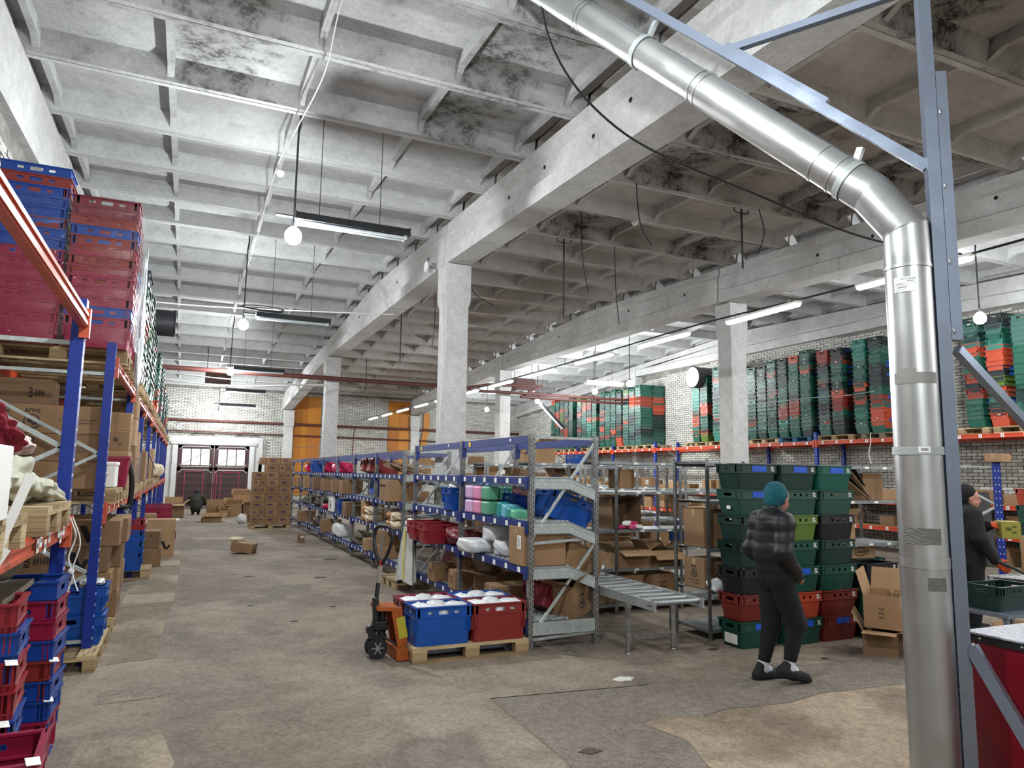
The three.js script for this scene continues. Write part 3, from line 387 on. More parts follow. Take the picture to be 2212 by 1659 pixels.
// L along x, W along z; style: slot (oblong slots), square (three square holes), plate (blue plate), far (few triangles)
function crateGeo(style, L = .6, W = .4, H = .3, taper = .06, band = .09) {
  const key = [style, L, W, H, taper, band].join(); if (crateCache.has(key)) return crateCache.get(key);
  const far = style.startsWith('far'), n = far ? 1 : 3, t = .006, yb = H - band, a = [];
  const b0 = [L - taper, W - taper], b1 = [L - taper * .25, W - taper * .25];
  a.push(loft([rring(b0[0], b0[1], .03, 0, n), rring(b1[0] - .01, b1[1] - .01, .03, yb, n), rring(b1[0] - .01 - 2 * t, b1[1] - .01 - 2 * t, .026, yb, n), rring(b0[0] - 2 * t, b0[1] - 2 * t, .026, t, n)], { crease: far ? 0 : .6 }));
  const bw = L - (far ? .045 : .02), bd = W - (far ? .045 : .02), hs = (w, holes) => { const s = poly([[-w / 2, 0], [w / 2, 0], [w / 2, band - .012], [-w / 2, band - .012]]); for (const [cx, hw, hh, r] of holes) s.holes.push(far || !r ? (() => { const p = new THREE.Path(); p.moveTo(cx - hw / 2, band * .44 - hh / 2); p.lineTo(cx + hw / 2, band * .44 - hh / 2); p.lineTo(cx + hw / 2, band * .44 + hh / 2); p.lineTo(cx - hw / 2, band * .44 + hh / 2); p.closePath(); return p; })() : rrect(hw, hh, r, cx, band * .44, THREE.Path)); return s; };
  const sq = style.includes('square'), pl = style.includes('plate');
  const longH = style.includes('slot') ? [[-.13, .055, .026, .012], [0, .105, .04, .014], [.13, .055, .026, .012]] : sq ? [[-.09, .03, .03], [0, .03, .03], [.09, .03, .03]] : [];
  const shortH = [[0, far ? .15 : .12, far ? .042 : .034, far ? 0 : .012]];
  const eo = { curveSegments: far ? 1 : 4 };
  for (const s of [1, -1]) { const g = ext(hs(bw - .05, longH), t, eo); tf(g, 0, yb, s * (bd / 2) - (s > 0 ? t : 0)); a.push(g); const h = ext(hs(bd - .05, shortH), t, eo); tf(h, s * (bw / 2) - (s > 0 ? t : 0), yb, 0, 0, Math.PI / 2, 0); a.push(h); }
  // ledge, corner posts and rim
  const frame = (w, d, y, hgt, out, th) => { for (const s of [1, -1]) { a.push(bx(w + out, hgt, th, 0, y, s * (d / 2 + out / 2 - th / 2))); a.push(bx(th, hgt, d + out - 2 * th, s * (w / 2 + out / 2 - th / 2), y, 0)); } };
  frame(L - .03, W - .03, yb, .008, .016, .03); frame(L - .03, W - .03, H - .006, .012, .03, .028);
  for (const sx of [1, -1]) for (const sz of [1, -1]) { a.push(bx(.05, band, t, sx * (bw / 2 - .025), yb + band / 2, sz * (bd / 2 - t / 2))); a.push(bx(t, band, .05, sx * (bw / 2 - t / 2), yb + band / 2, sz * (bd / 2 - .025))); }
  if (!far) { // stiffening ribs
    const rib = (x, z, ry) => a.push(bx(.006, style === 'slot' ? yb * .55 : band, .014, x, style === 'slot' ? yb * .72 : yb + band / 2, z, 0, ry, 0));
    for (const s of [1, -1]) { for (const k of style === 'slot' ? [.82, .9] : [.45, .62]) { rib(s * L / 2 * k, W / 2 - taper * .22, 0); rib(s * L / 2 * k, -W / 2 + taper * .22, 0); } for (const k of [.62, .78, -.62, -.78]) rib(s * (L / 2 - taper * .22), W / 2 * k, Math.PI / 2); }
  }
  const out = { body: boxUV(mg(a)), plate: null, mark: null, H, yb, band };
  if (pl) out.plate = [1, -1].map(s => rb(.2, band * .68, .004, .003, s * .02, yb + band * .45, s * (bd / 2 + .003)));
  if (sq || pl) out.mark = [1, -1].map(s => tf(plane(.055, band * .72), s * (L / 2 - .07), yb + band * .45, s * (bd / 2 + .002), 0, s > 0 ? 0 : Math.PI, 0));
  if (far) out.tagG = bx(.002, .03, .06, L / 2 - .018, yb + band * .82, 0);
  crateCache.set(key, out); return out;
}
const stampM = ink('stamp', 64, 64, (x) => { x.lineWidth = 7; x.beginPath(); x.moveTo(8, 54); x.lineTo(16, 30); x.lineTo(10, 14); x.lineTo(30, 8); x.lineTo(26, 30); x.lineTo(44, 22); x.lineTo(54, 8); x.moveTo(20, 54); x.lineTo(40, 44); x.lineTo(56, 54); x.lineTo(52, 32); x.stroke(); x.beginPath(); x.arc(34, 40, 9, 0, 7); x.fill(); x.fillRect(6, 8, 12, 12); x.fillRect(44, 12, 14, 10); }, 0xdad8d2);
function crate(style, mat, p, ry, label, group, o = {}) {
  const G = crateGeo(style, o.L, o.W, o.H, o.taper, o.band), g = thing('plastic_crate', label, 'crate', p, ry, group);
  part(g, 'tub', G.body, mat); for (const s of o.sides || [0]) { if (G.plate) part(g, 'name_plate', G.plate[s], M.plate); if (G.mark) part(g, 'printed_mark', G.mark[s], stampM); }
  if (o.tag && G.tagG) part(g, 'paper_tag', G.tagG, M.paper);
  if (o.rz) g.rotation.z = o.rz; if (o.rx) g.rotation.x = o.rx; return g;
}
const palletParts = (() => { // euro pallet 1.2 (x) by .8 (z)
  const deck = [[.145, -.3275], [.1, -.19], [.145, 0], [.1, .19], [.145, .3275]]; return { deck, L: 1.2, W: .8 };
})();
const PG = { d1: bx(1.2, .022, .145), d2: bx(1.2, .022, .1), s: bx(.145, .022, .8), b1: rb(.145, .078, .145, .004, 0, 0, 0, 0, 0, 0, 1), b2: rb(.145, .078, .1, .004, 0, 0, 0, 0, 0, 0, 1), bb: bx(1.2, .022, .1), bc: bx(1.2, .022, .145) };
function pallet(p, ry, label, group, tone = 0, far = false) {
  const g = thing('wooden_pallet', label, 'pallet', p, ry, group), m = i => tone === 'grey' ? M.woodGrey : tone === 'blue' ? M.woodBlue : M.wood[(tone + i) % 4];
  palletParts.deck.forEach(([w, z], i) => part(g, 'deck_board', w > .12 ? PG.d1 : PG.d2, m(i), [0, .133, z]));
  for (const x of [-.5275, 0, .5275]) { part(g, 'stringer', PG.s, m(1), [x, .111, 0]); for (const z of [-.3275, 0, .3275]) part(g, 'block', z ? PG.b2 : PG.b1, m(2), [x, .061, z ? Math.sign(z) * .35 : 0]); }
  for (const z of [-.35, 0, .35]) part(g, 'bottom_board', z ? PG.bb : PG.bc, m(3), [0, .011, z]); return g;
}
// cartons. o: open flaps [front,back,left,right] angles from upright (0 = vertical, >0 folds out), tape, prints
function carton(w, h, d, p, ry, label, o = {}) {
  const g = thing('cardboard_carton', label, 'carton', p, ry, o.group), m = M.card[o.tone ?? (rnd() * 5 | 0)], t = .005;
  if (o.open) {
    part(g, 'wall', mg([bx(w, h, t, 0, h / 2, d / 2 - t / 2), bx(w, h, t, 0, h / 2, -d / 2 + t / 2), bx(t, h, d - 2 * t, w / 2 - t / 2, h / 2, 0), bx(t, h, d - 2 * t, -w / 2 + t / 2, h / 2, 0), bx(w - 2 * t, t, d - 2 * t, 0, t / 2, 0)]), m);
    const fl = Math.min(w, d) * (o.flap || .5), F = (len, a, x, z, ax) => { const gg = bx(ax ? t : len, fl, ax ? len : t, 0, fl / 2, 0); part(g, 'flap', gg, o.inner ? M.cardIn : m, [x, h, z], ax ? [0, 0, a] : [a, 0, 0]); };
    const [f, b, l, r] = o.open; if (f != null) F(w - .01, f, 0, d / 2 - t / 2, 0); if (b != null) F(w - .01, -b, 0, -d / 2 + t / 2, 0); if (l != null) F(d - .012, l, -w / 2 + t / 2, 0, 1); if (r != null) F(d - .012, -r, w / 2 - t / 2, 0, 1);
  } else {
    part(g, 'body', rb(w, h, d, Math.min(.008, w * .06), 0, h / 2, 0, 0, 0, 0, 1), m);
    part(g, 'tape', mg([bx(w * 1.002, .0012, .05, 0, h + .0002, 0), bx(.0012, .07, .05, w / 2 + .0004, h - .034, 0), bx(.0012, .07, .05, -w / 2 - .0004, h - .034, 0)]), M.tape);
  }
  const e = .0025; for (const [k, side, pw, ph, ox, oy] of o.prints || []) { // printed artwork on a side: f b l r t
    const mm = typeof k === 'string' ? INK[k]() : k, gg = plane(pw, ph); const pos = side === 'f' ? [ox, oy, d / 2 + e] : side === 'b' ? [-ox, oy, -d / 2 - e] : side === 'l' ? [-w / 2 - e, oy, ox] : side === 'r' ? [w / 2 + e, oy, -ox] : [ox, h + e, oy];
    part(g, 'print', gg, mm, pos, side === 'f' ? [0, 0, 0] : side === 'b' ? [0, Math.PI, 0] : side === 'l' ? [0, -Math.PI / 2, 0] : side === 'r' ? [0, Math.PI / 2, 0] : [-Math.PI / 2, 0, 0]);
  }
  if (o.rz) g.rotation.z = o.rz; if (o.rx) g.rotation.x = o.rx; return g;
}
// soft lump (bags, film packs): displaced rounded box / sphere
function lump(w, h, d, amp = .12, freq = 3, n = 20, sd = 1, boxy = .55) {
  const g = new THREE.SphereGeometry(1, n * 1.6 | 0, n), p = g.attributes.position; const q = V(0, 0, 0);
  for (let i = 0; i < p.count; i++) { q.fromBufferAttribute(p, i); const k = Math.max(Math.abs(q.x), Math.abs(q.y), Math.abs(q.z)); q.lerp(q.clone().divideScalar(k), boxy);
    const f = 1 + amp * ((fbm((q.x * .5 + 1) * .31 + sd * .17, (q.y * .5 + q.z * .37 + 1) * .31 + sd * .05, freq * 4, 3) - .5) * 2); p.setXYZ(i, q.x * f * w / 2, (q.y * f) * h / 2 + h / 2, q.z * f * d / 2); }
  g.computeVertexNormals(); return NI(g);
}
const filmWhite = SM(0xd6d8da, .28), filmClear = new THREE.MeshPhysicalMaterial({ color: 0xffffff, roughness: .07, transmission: 1, thickness: 0, ior: 1.3, bumpMap: T.bag, bumpScale: .03 });
// ---------------------------------------------------------------- pallet rack frames
const upG = h => { const a = [bx(.1, h, .006, 0, h / 2, .037), bx(.006, h, .07, .047, h / 2, 0), bx(.006, h, .07, -.047, h / 2, 0), bx(.022, h, .006, .037, h / 2, -.035), bx(.022, h, .006, -.037, h / 2, -.035), bx(.14, .008, .12, 0, .004, 0)]; return mg(a); };
const holeG = h => { const a = []; for (let y = .12; y < h - .05; y += .1) for (const x of [-.022, .022]) a.push(bx(.009, .018, .003, x, y, .0405)); return mg(a); };
const beamG = L => { const a = [bx(L - .11, .1, .045), bx(L - .11, .022, .012, 0, .03, .027), bx(L - .11, .022, .012, 0, -.03, .027)]; for (const s of [-1, 1]) a.push(bx(.06, .2, .06, s * (L / 2 - .045), -.02, .01)); return mg(a); };
const tagG = plane(.07, .07);
// front: sign of the aisle direction along x; zs: frame positions; levels: beam heights
function palletRack(name, label, xf, xb, zs, H, levels, front, o = {}) {
  const g = thing(name, label, 'rack', [0, 0, 0], 0, o.group), dir = Math.sign(xf - xb), hG = typeof H === 'number' ? zs.map(() => H) : H;
  zs.forEach((z, i) => {
    const h = hG[i], ug = upG(h), hg = holeG(h);
    for (const x of [xf - dir * .05, xb + dir * .05]) { const u = part(g, 'upright', ug, M.blue, [x, 0, z], [0, dir > 0 ? Math.PI / 2 : -Math.PI / 2, 0]); if (o.holes && o.holes.includes(i)) part(u, 'hole_row', hg, o.holeM || M.paper).userData.kind = 'stuff'; }
    const br = []; let y = .25, s = 0; while (y + .55 < h) { const a = s % 2 ? xf - dir * .08 : xb + dir * .08, b = s % 2 ? xb + dir * .08 : xf - dir * .08; br.push([[a, y, z], [b, y + .55, z]]); y += .55; s++; }
    br.push([[xf - dir * .08, .2, z], [xb + dir * .08, .2, z]], [[xf - dir * .08, h - .3, z], [xb + dir * .08, h - .3, z]]);
    for (const [a, b] of br) part(g, 'brace', bar(a, b, .03, .03), M.galvLight);
  });
  for (let i = 0; i + 1 < zs.length; i++) for (const y of levels) {
    if (o.skip && o.skip(i, y)) continue; const L = Math.abs(zs[i] - zs[i + 1]), zc = (zs[i] + zs[i + 1]) / 2, bg = beamG(L);
    for (const [x, ry, f] of [[xf - dir * .02, dir > 0 ? Math.PI / 2 : -Math.PI / 2, 1], [xb + dir * .02, dir > 0 ? -Math.PI / 2 : Math.PI / 2, 0]]) {
      const b = part(g, 'beam', bg, f ? (o.pale ? M.orangePale : M.orange) : M.orange, [x, y - .05, zc], [0, ry, 0]);
      if (f && o.tags) for (let k = 0; k < o.tags; k++) part(b, 'sticker', tagG, LBL.tagw, [-L / 2 + L * (k + .6) / (o.tags + .2), rr(-.006, .006), .0345], [0, 0, rr(-.08, .08)]);
    }
  }
  return g;
}
// ================================================================ left pallet racks
const LX = -.66, LB = -1.8;
palletRack('pallet_rack', 'blue and orange pallet rack nearest the crate stacks, empty on top', LX, LB, [-2.75, -5.52], [2.95, 2.9], [2.8, 1.43], 1, { pale: true, holes: [1] });
const zr2 = Array.from({ length: 9 }, (_, k) => -7.75 - 2.86 * k);
palletRack('pallet_rack', 'long blue and orange pallet rack along the left wall, loaded with crates', LX, LB, zr2, zr2.map((_, i) => i % 3 === 2 ? 3.25 : 2.96), [2.8, 1.42], 1, { pale: true, tags: 5, holes: [0, 1] });
{ // stickers with codes on the near low beam
  for (const [z, dy] of [[-4.62, .02], [-4.5, -.022], [-4.36, .02], [-4.28, .0], [-5.12, .02], [-5.02, -.02], [-4.94, .02]]) one('beam_sticker', tagG, LBL.tagw, 'white code sticker on the near orange rack beam', 'sticker', [LX + .02, 1.38 + dy, z], [0, Math.PI / 2, 0], 'stickers of the near beam');
}
// pallets on the racks
for (const k of [0, 1, 2, 3, 4, 5, 6, 7]) for (const y of [2.8, 1.42]) for (const s of [0, 1]) { if (y < 2 && k > 4) continue; const z = zr2[k] - .75 - s * 1.3; pallet([-1.2, y + .0, z], 0, `wooden pallet, ${s ? 'second' : 'first'} in the ${ordw(k)} bay of the long left rack, ${y > 2 ? 'top' : 'lower'} level`, y > 2 ? 'pallets on the left rack top' : 'pallets on the left rack lower level', (k + s) % 3); }
pallet([-1.2, 1.43, -4.6], 0, 'wooden pallet on the near low beam beneath the white box', null, 3); pallet([-1.2, 1.43, -3.3], 0, 'wooden pallet on the near low beam at the edge of the rack', null, 1);
// wrapped stacks of meat crates
const dx = { blue: M.pBlueDark, red: M.pRed, crim: M.pCrimson, mar: M.pMaroon, brick: M.pBrick };
function stack(x, z, y, cols, pitch, ry, label, group, o = {}) { const H = o.H || .3; const cn = { blue: 'dark blue', red: 'red', crim: 'crimson', mar: 'maroon', brick: 'brick red' }; cols.forEach((c, i) => { crate(o.style || 'slot', dx[c] || c, [x + (o.jit ? rr(-o.jit, o.jit) : 0), y + i * pitch, z + (o.jit ? rr(-o.jit, o.jit) : 0)], ry + rr(-.01, .01), `${cn[c]} crate, ${ordw(i)} from the bottom of ${label}`, group, o); }); return y + (cols.length - 1) * pitch + H; }
const wl = ['crim', 'crim', 'crim', 'crim', 'crim', 'crim', 'crim', 'blue', 'blue', 'brick', 'blue', 'blue', 'blue', 'brick', 'blue'], wr = ['crim', 'blue', 'crim', 'crim', 'crim', 'crim', 'brick', 'crim', 'brick', 'blue', 'brick', 'mar', 'mar'];
stack(-1.5, -8.16, 2.945, wl, .104, 0, 'the taller film-wrapped stack', 'crates of the taller wrapped stack', { jit: .006 });
stack(-.88, -8.16, 2.945, wr, .101, 0, 'the shorter film-wrapped stack', 'crates of the shorter wrapped stack', { jit: .006 });
stack(-.88, -8.6, 2.945, ['crim', 'red', 'blue', 'crim', 'crim', 'crim', 'blue', 'crim', 'brick', 'crim', 'brick', 'crim'], .101, 0, 'the stack behind the shorter wrapped one', 'crates behind the shorter wrapped stack', { jit: .006 });
stack(-.88, -9.9, 2.945, ['crim', 'crim', 'blue', 'crim', 'blue', 'red'], .13, 0, 'the low stack behind the wrapped stacks', 'crates of the low left stack', { jit: .01 });
{ // stretch film around them
  const wrap = (x0, x1, z0, z1, y0, y1, label) => { const rings = []; const N = 44; for (let j = 0; j <= 30; j++) { const y = y0 + (y1 - y0) * j / 30, ring = []; for (let i = 0; i < N; i++) { const t = i / N * 4, s = Math.floor(t), f = t - s; let x = [x0 + (x1 - x0) * f, x1, x1 - (x1 - x0) * f, x0][s], z = [z0, z0 - (z0 - z1) * f, z1, z1 + (z0 - z1) * f][s]; const w = (fbm(i / N + j * .01, j / 30, 14, 3) - .5) * .035; const nx = [0, 1, 0, -1][s], nz = [1, 0, -1, 0][s]; ring.push([x + nx * w, y, z + nz * w]); } rings.push(ring); }
    return one('stretch_film', loft(rings, { caps: false, crease: .5 }), filmClear, label, 'film'); };
  wrap(-1.83, -1.17, -7.93, -8.42, 3.0, 4.42, 'clear stretch film wrapped around the taller crate stack'); wrap(-1.2, -.555, -7.925, -8.85, 2.98, 4.4, 'clear crinkled stretch film wrapped around the shorter crate stack');
  const f = lump(.07, 1.3, .24, .6, 5, 30, 3, .2); one('stretch_film', f, new THREE.MeshPhysicalMaterial({ color: 0xe8eaec, roughness: .25, transmission: .55, thickness: 0, bumpMap: T.bag, bumpScale: .02 }), 'crumpled tail of white film hanging off the wrapped crate stack', 'film', [-.55, 2.75, -8.95]);
}
// green and orange nested crates (individual front columns; the many others as one object)
const GC = [SM(0x1d5546, .36), SM(0x3b5f57, .38), M.pGreen3, SM(0x272c30, .4), SM(0xb4492f, .4), SM(0x8a3426, .4), M.pOlive, SM(0x2f7468, .36)];
const GN = ['green', 'grey green', 'dark green', 'blackish', 'orange', 'brick red', 'olive', 'teal'];
const gcol = () => { const k = rnd(); return k < .26 ? 0 : k < .48 ? 1 : k < .62 ? 2 : k < .72 ? 3 : k < .86 ? 4 : k < .92 ? 5 : k < .935 ? 6 : 7; };
const protoC = new Map();
function nested(x, z, y, n, pitch, ry, label, group, jit = .008) {
  let last = null; for (let i = 0; i < n; i++) {
    const c = last != null && rnd() < .35 ? last : gcol(), st = rnd() < .42 ? 'farplate' : 'farsquare', tg = rnd() < .28, key = c + st + (ry > 1) + tg; last = c; const lab = `${GN[c]} crate, ${ordw(i)} up in ${label}`; const p = [x + rr(-jit, jit), y + i * pitch, z + rr(-jit, jit)];
    if (!protoC.has(key)) { const g = crate(st, GC[c], p, ry, lab, group, { H: .27, taper: .07, band: .1, sides: [ry > 1 ? 1 : 0], tag: tg }); protoC.set(key, g); }
    else copyOf(protoC.get(key), p, ry + rr(-.012, .012), lab, group);
  }
}
const stuffC = []; function nestedStuff(x, z, y, n, pitch, ry) { let last = 0; for (let i = 0; i < n; i++) { const c = rnd() < .35 ? last : gcol(); last = c; stuffC.push([x + rr(-.008, .008), y + i * pitch, z + rr(-.008, .008), ry, c]); } }
for (const [x, z, n, l] of [[-.9, -10.95, 12, 'the left rack column next behind the wrapped stacks'], [-1.5, -10.95, 13, 'the left rack column against the wall'], [-.9, -11.37, 12, 'the second aisle column of the left rack'], [-.9, -11.79, 11, 'the third aisle column of the left rack']]) nested(x, z, 2.945, n, .114, 0, l, 'nested crates on the left rack');
for (const [x, z, n] of [[-.9, -12.5, 12], [-.9, -12.92, 12], [-.9, -13.8, 9], [-.9, -14.22, 9], [-.9, -14.64, 9], [-.9, -17.1, 10], [-1.5, -17.1, 10], [-.9, -17.52, 10], [-.9, -19.6, 10], [-.9, -20.2, 10], [-.9, -22.5, 9], [-.9, -24.5, 8], [-.9, -26, 8], [-1.5, -26, 8]]) nestedStuff(x, z, 2.945, n, .114, 0);
one('stretch_film', lump(.5, 1.35, 1.2, .14, 3, 22, 5, .7), filmClear, 'clear film around the far crates on the left rack', 'film', [-.9, 2.95, -24.4]);
// cartons on the lower level: printed produce boxes
const AG = (w, h) => [['agro', 'f', h * .82, h * .82, -w * .27, h * .5], ['agroText', 'f', w * .42, h * .3, w * .2, h * .45]];
{ let y = 1.565; const gl = 'produce cartons on the lower level of the left rack';
  carton(.78, .26, .5, [-1.16, y, -8.25], 0, 'plain brown carton under the printed produce cartons on the left rack', { tone: 0 }); y += .262;
  carton(.8, .26, .5, [-1.15, y, -8.25], 0, 'lower produce carton with globe emblem on the left rack', { tone: 1, prints: AG(.8, .26) }); y += .262;
  carton(.8, .27, .5, [-1.13, y, -8.25], .02, 'upper produce carton with globe emblem on the left rack', { tone: 0, prints: AG(.8, .27) });
  carton(.45, .26, .42, [-1.45, y + .275, -8.4], 0, 'small carton standing on top of the produce cartons', { tone: 3, prints: [['raf', 'f', .16, .12, .1, .12]] });
  carton(.3, .24, .3, [-1.5, 1.565, -7.7], .1, 'produce carton with emblem partly hidden behind the near rack upright', { tone: 1, prints: [['agro', 'f', .18, .18, -.02, .12]] });
  const st = thing('foam_box', 'white foam fish box with blue script on the left rack', 'box', [-.86, 1.565, -8.72]); part(st, 'tub', rb(.42, .24, .3, .02, 0, .12, 0), M.white); part(st, 'lid', rb(.44, .04, .32, .015, 0, .25, 0), M.paper); part(st, 'print', plane(.2, .07), ink('fish', 128, 48, (x) => { x.font = 'italic 30px serif'; x.fillText('Lidihit', 14, 34); }, 0x2b4a9a), [.06, .13, .1515]);
  const rbk = thing('plastic_bucket', 'crimson plastic bin next to the foam box on the left rack', 'bin', [-.72, 1.565, -9.25]); part(rbk, 'bucket', loft([rring(.24, .3, .04, 0), rring(.3, .38, .05, .32), rring(.29, .37, .048, .32), rring(.23, .29, .038, .01)], { crease: .6 }), M.pCrimson); part(rbk, 'rim', mg([bx(.32, .03, .012, 0, .32, .19), bx(.32, .03, .012, 0, .32, -.19), bx(.012, .03, .38, .155, .32, 0), bx(.012, .03, .38, -.155, .32, 0)]), M.pCrimson);
  one('cloth_strip', tube([[-.62, 1.9, -9.5], [-.56, 1.7, -9.52], [-.55, 1.5, -9.55], [-.57, 1.33, -9.56], [-.66, 1.33, -9.5]], .03, 20, 8), M.black, 'black strap hanging over the edge of the left rack', 'strap');
  const more = [[.3, .22, .3, -.78, 2.22, -10.0], [.34, .26, .34, -.8, 1.96, -10.0], [.36, .4, .38, -.8, 1.565, -10.0], [.4, .5, .4, -.82, 1.565, -10.95], [.4, .36, .4, -.82, 2.066, -10.95], [.36, .3, .4, -.8, 2.43, -10.95], [.42, .34, .42, -.84, 1.565, -11.7], [.42, .34, .42, -.84, 1.906, -11.7], [.4, .45, .42, -.84, 1.565, -12.4], [.38, .3, .4, -.84, 2.016, -12.4], [.44, .5, .44, -.84, 1.565, -14.2], [.4, .4, .4, -.84, 1.565, -15.2], [.4, .35, .4, -.84, 1.565, -17], [.4, .35, .4, -.84, 1.565, -18.2], [.38, .3, .4, -.84, 1.916, -18.2]];
  more.forEach(([w, h, d, x, yy, z], i) => carton(w, h, d, [x, yy, z], rr(-.06, .06), `plain carton on the lower left rack level, ${ordw(i)} along from the foam box`, { tone: i % 5, group: gl, prints: i % 2 ? [['mark', 'f', .12, .12, .05, h * .5]] : [['scrawl', 'r', .12, .12, 0, h * .5]] }));
}
// floor level: stacks of boxes with chevron print, crates on pallets
{ const P = (w, h, d) => [['chevron', 'f', h * .85, h * .85, w * .16, h * .5], ['raf', 'f', w * .34, h * .6, -w * .28, h * .5], ['mark', 'r', d * .5, h * .5, 0, h * .5]];
  pallet([-1.2, 0, -9.15], 0, 'wooden pallet under the chevron printed cartons on the floor', null, 2);
  let n = 0; for (const [z, x0] of [[-8.98, 0], [-9.4, .06], [-9.85, .05]]) for (let j = 0; j < 4; j++) { const w = .82, h = .265; carton(w, h, .4, [-1.06 + x0 + rr(-.02, .02) + (j === 3 ? .05 : 0), .145 + j * .268, z], rr(-.02, .02), `chevron printed carton, ${ordw(j)} from the bottom in the ${ordw(n / 4 | 0)} pile behind the blue tubs`, { tone: [1, 0, 3, 1][j], prints: P(w, h, .4), group: 'chevron cartons under the left rack' }); n++; }
  carton(.5, .24, .2, [-1.3, .145, -8.62], 0, 'chevron carton standing in front of its stack beside the blue tubs', { tone: 3, prints: P(.7, .24, .4) });
  pallet([-1.0, 0, -8.0], Math.PI / 2, 'wooden pallet on the floor under the two blue tubs', null, 3);
  for (let i = 0; i < 2; i++) crate('slot', M.pBlue, [-.86, .145 + i * .26, -7.98], 0, i ? 'upper dark blue tub behind the blue rack upright' : 'lower dark blue tub on the floor pallet behind the rack upright', null, { H: .27, taper: .08, L: .56 });
  one('film_scrap', lump(.2, .06, .3, .4, 4, 14, 7, .3), filmWhite, 'crumpled white film lying on the blue tubs', 'film', [-.72, .67, -7.95]);
  for (let j = 0; j < 6; j++) crate('slot', j % 3 === 1 ? M.pRed : M.pCrimson, [-.95, .02 + j * .14, -10.7], 0, `crimson or red crate, ${ordw(j)} from the floor behind the chevron cartons`, 'crimson floor stack under the left rack');
  pallet([-1.0, 0, -13.6], 0, 'wooden pallet on the floor under the blue and red crates far along the left rack', null, 2);
  for (let j = 0; j < 4; j++) crate('slot', j === 3 ? M.pRed : M.pBlue, [-.82, .145 + j * .17, -13.3], 0, j === 3 ? 'red crate on top of the blue crates far along the left rack' : 'blue crate in the stack far along the left rack', j === 3 ? null : 'blue crates far along the left rack');
  carton(.5, .34, .5, [-.55, 0, -15.0], .05, 'carton at the foot of the far left floor pile', { tone: 1 }); carton(.5, .3, .5, [-.57, .34, -15.0], -.04, 'carton on top in the far left floor pile', { tone: 3, prints: [['mark', 'f', .1, .1, .12, .2]] });
  carton(.52, .76, .42, [-.35, 0, -16.4], .0, 'tall pale carton with chevron print standing at the aisle edge', { tone: 4, prints: [['chevron', 'r', .24, .24, 0, .25], ['chevron', 'f', .2, .2, .1, .25]] });
  carton(.5, .4, .5, [-.7, .0, -17.6], 0, 'carton behind the tall pale carton', { tone: 2 }); carton(.45, .4, .5, [-.72, .4, -17.6], .1, 'carton with a white label stacked behind the tall pale carton', { tone: 0, prints: [[LBL.text, 'f', .08, .08, 0, .25]] });
  for (let j = 0; j < 5; j++) crate('slot', M.pCrimson, [-.5 + (j === 0 ? .12 : 0), j * .16, -19.2 - (j === 0 ? .3 : 0)], 0, `crimson crate, ${ordw(j)} from the floor in the far left stack`, 'far crimson stack');
  for (const [x, z, s, c] of [[-.7, -21, .34, 0], [-.62, -22.2, .36, 1], [-.7, -23, .3, 2], [-.6, -20.5, .3, 1]]) for (let j = 0; j < 3; j++) one('goods_bag', lump(s, s * .7, s, .16, 3, 14, j + z, .4), [SM(0xcfc4ae, .5), SM(0xbfae92, .5), filmWhite][c], `pale film bag, ${ordw(j)} from the floor in a pile at the far left rack end`, 'bag', [x, j * s * .66 + (j ? 0 : 0), z], [0, j, 0], 'film bags far along the left rack');
  for (const [x, z] of [[-.75, -19.4], [-.7, -20.3], [-.72, -21.2], [-.7, -22.4]]) one('goods_bag', lump(.4, .34, .5, .22, 3, 14, z, .3), SM(0xcdbb9c, .6), 'beige bag lying on the lower level at the far end of the left rack', 'bag', [x, 1.565, z], [0, 0, 0], 'beige bags on the far rack level');
  one('notice_sheet', bx(.004, .32, .24), M.paper, 'white sheet of paper hanging on a far upright of the left rack', 'paper', [LX + .06, 1.9, -16.3], [.2, .2, .35]);
}
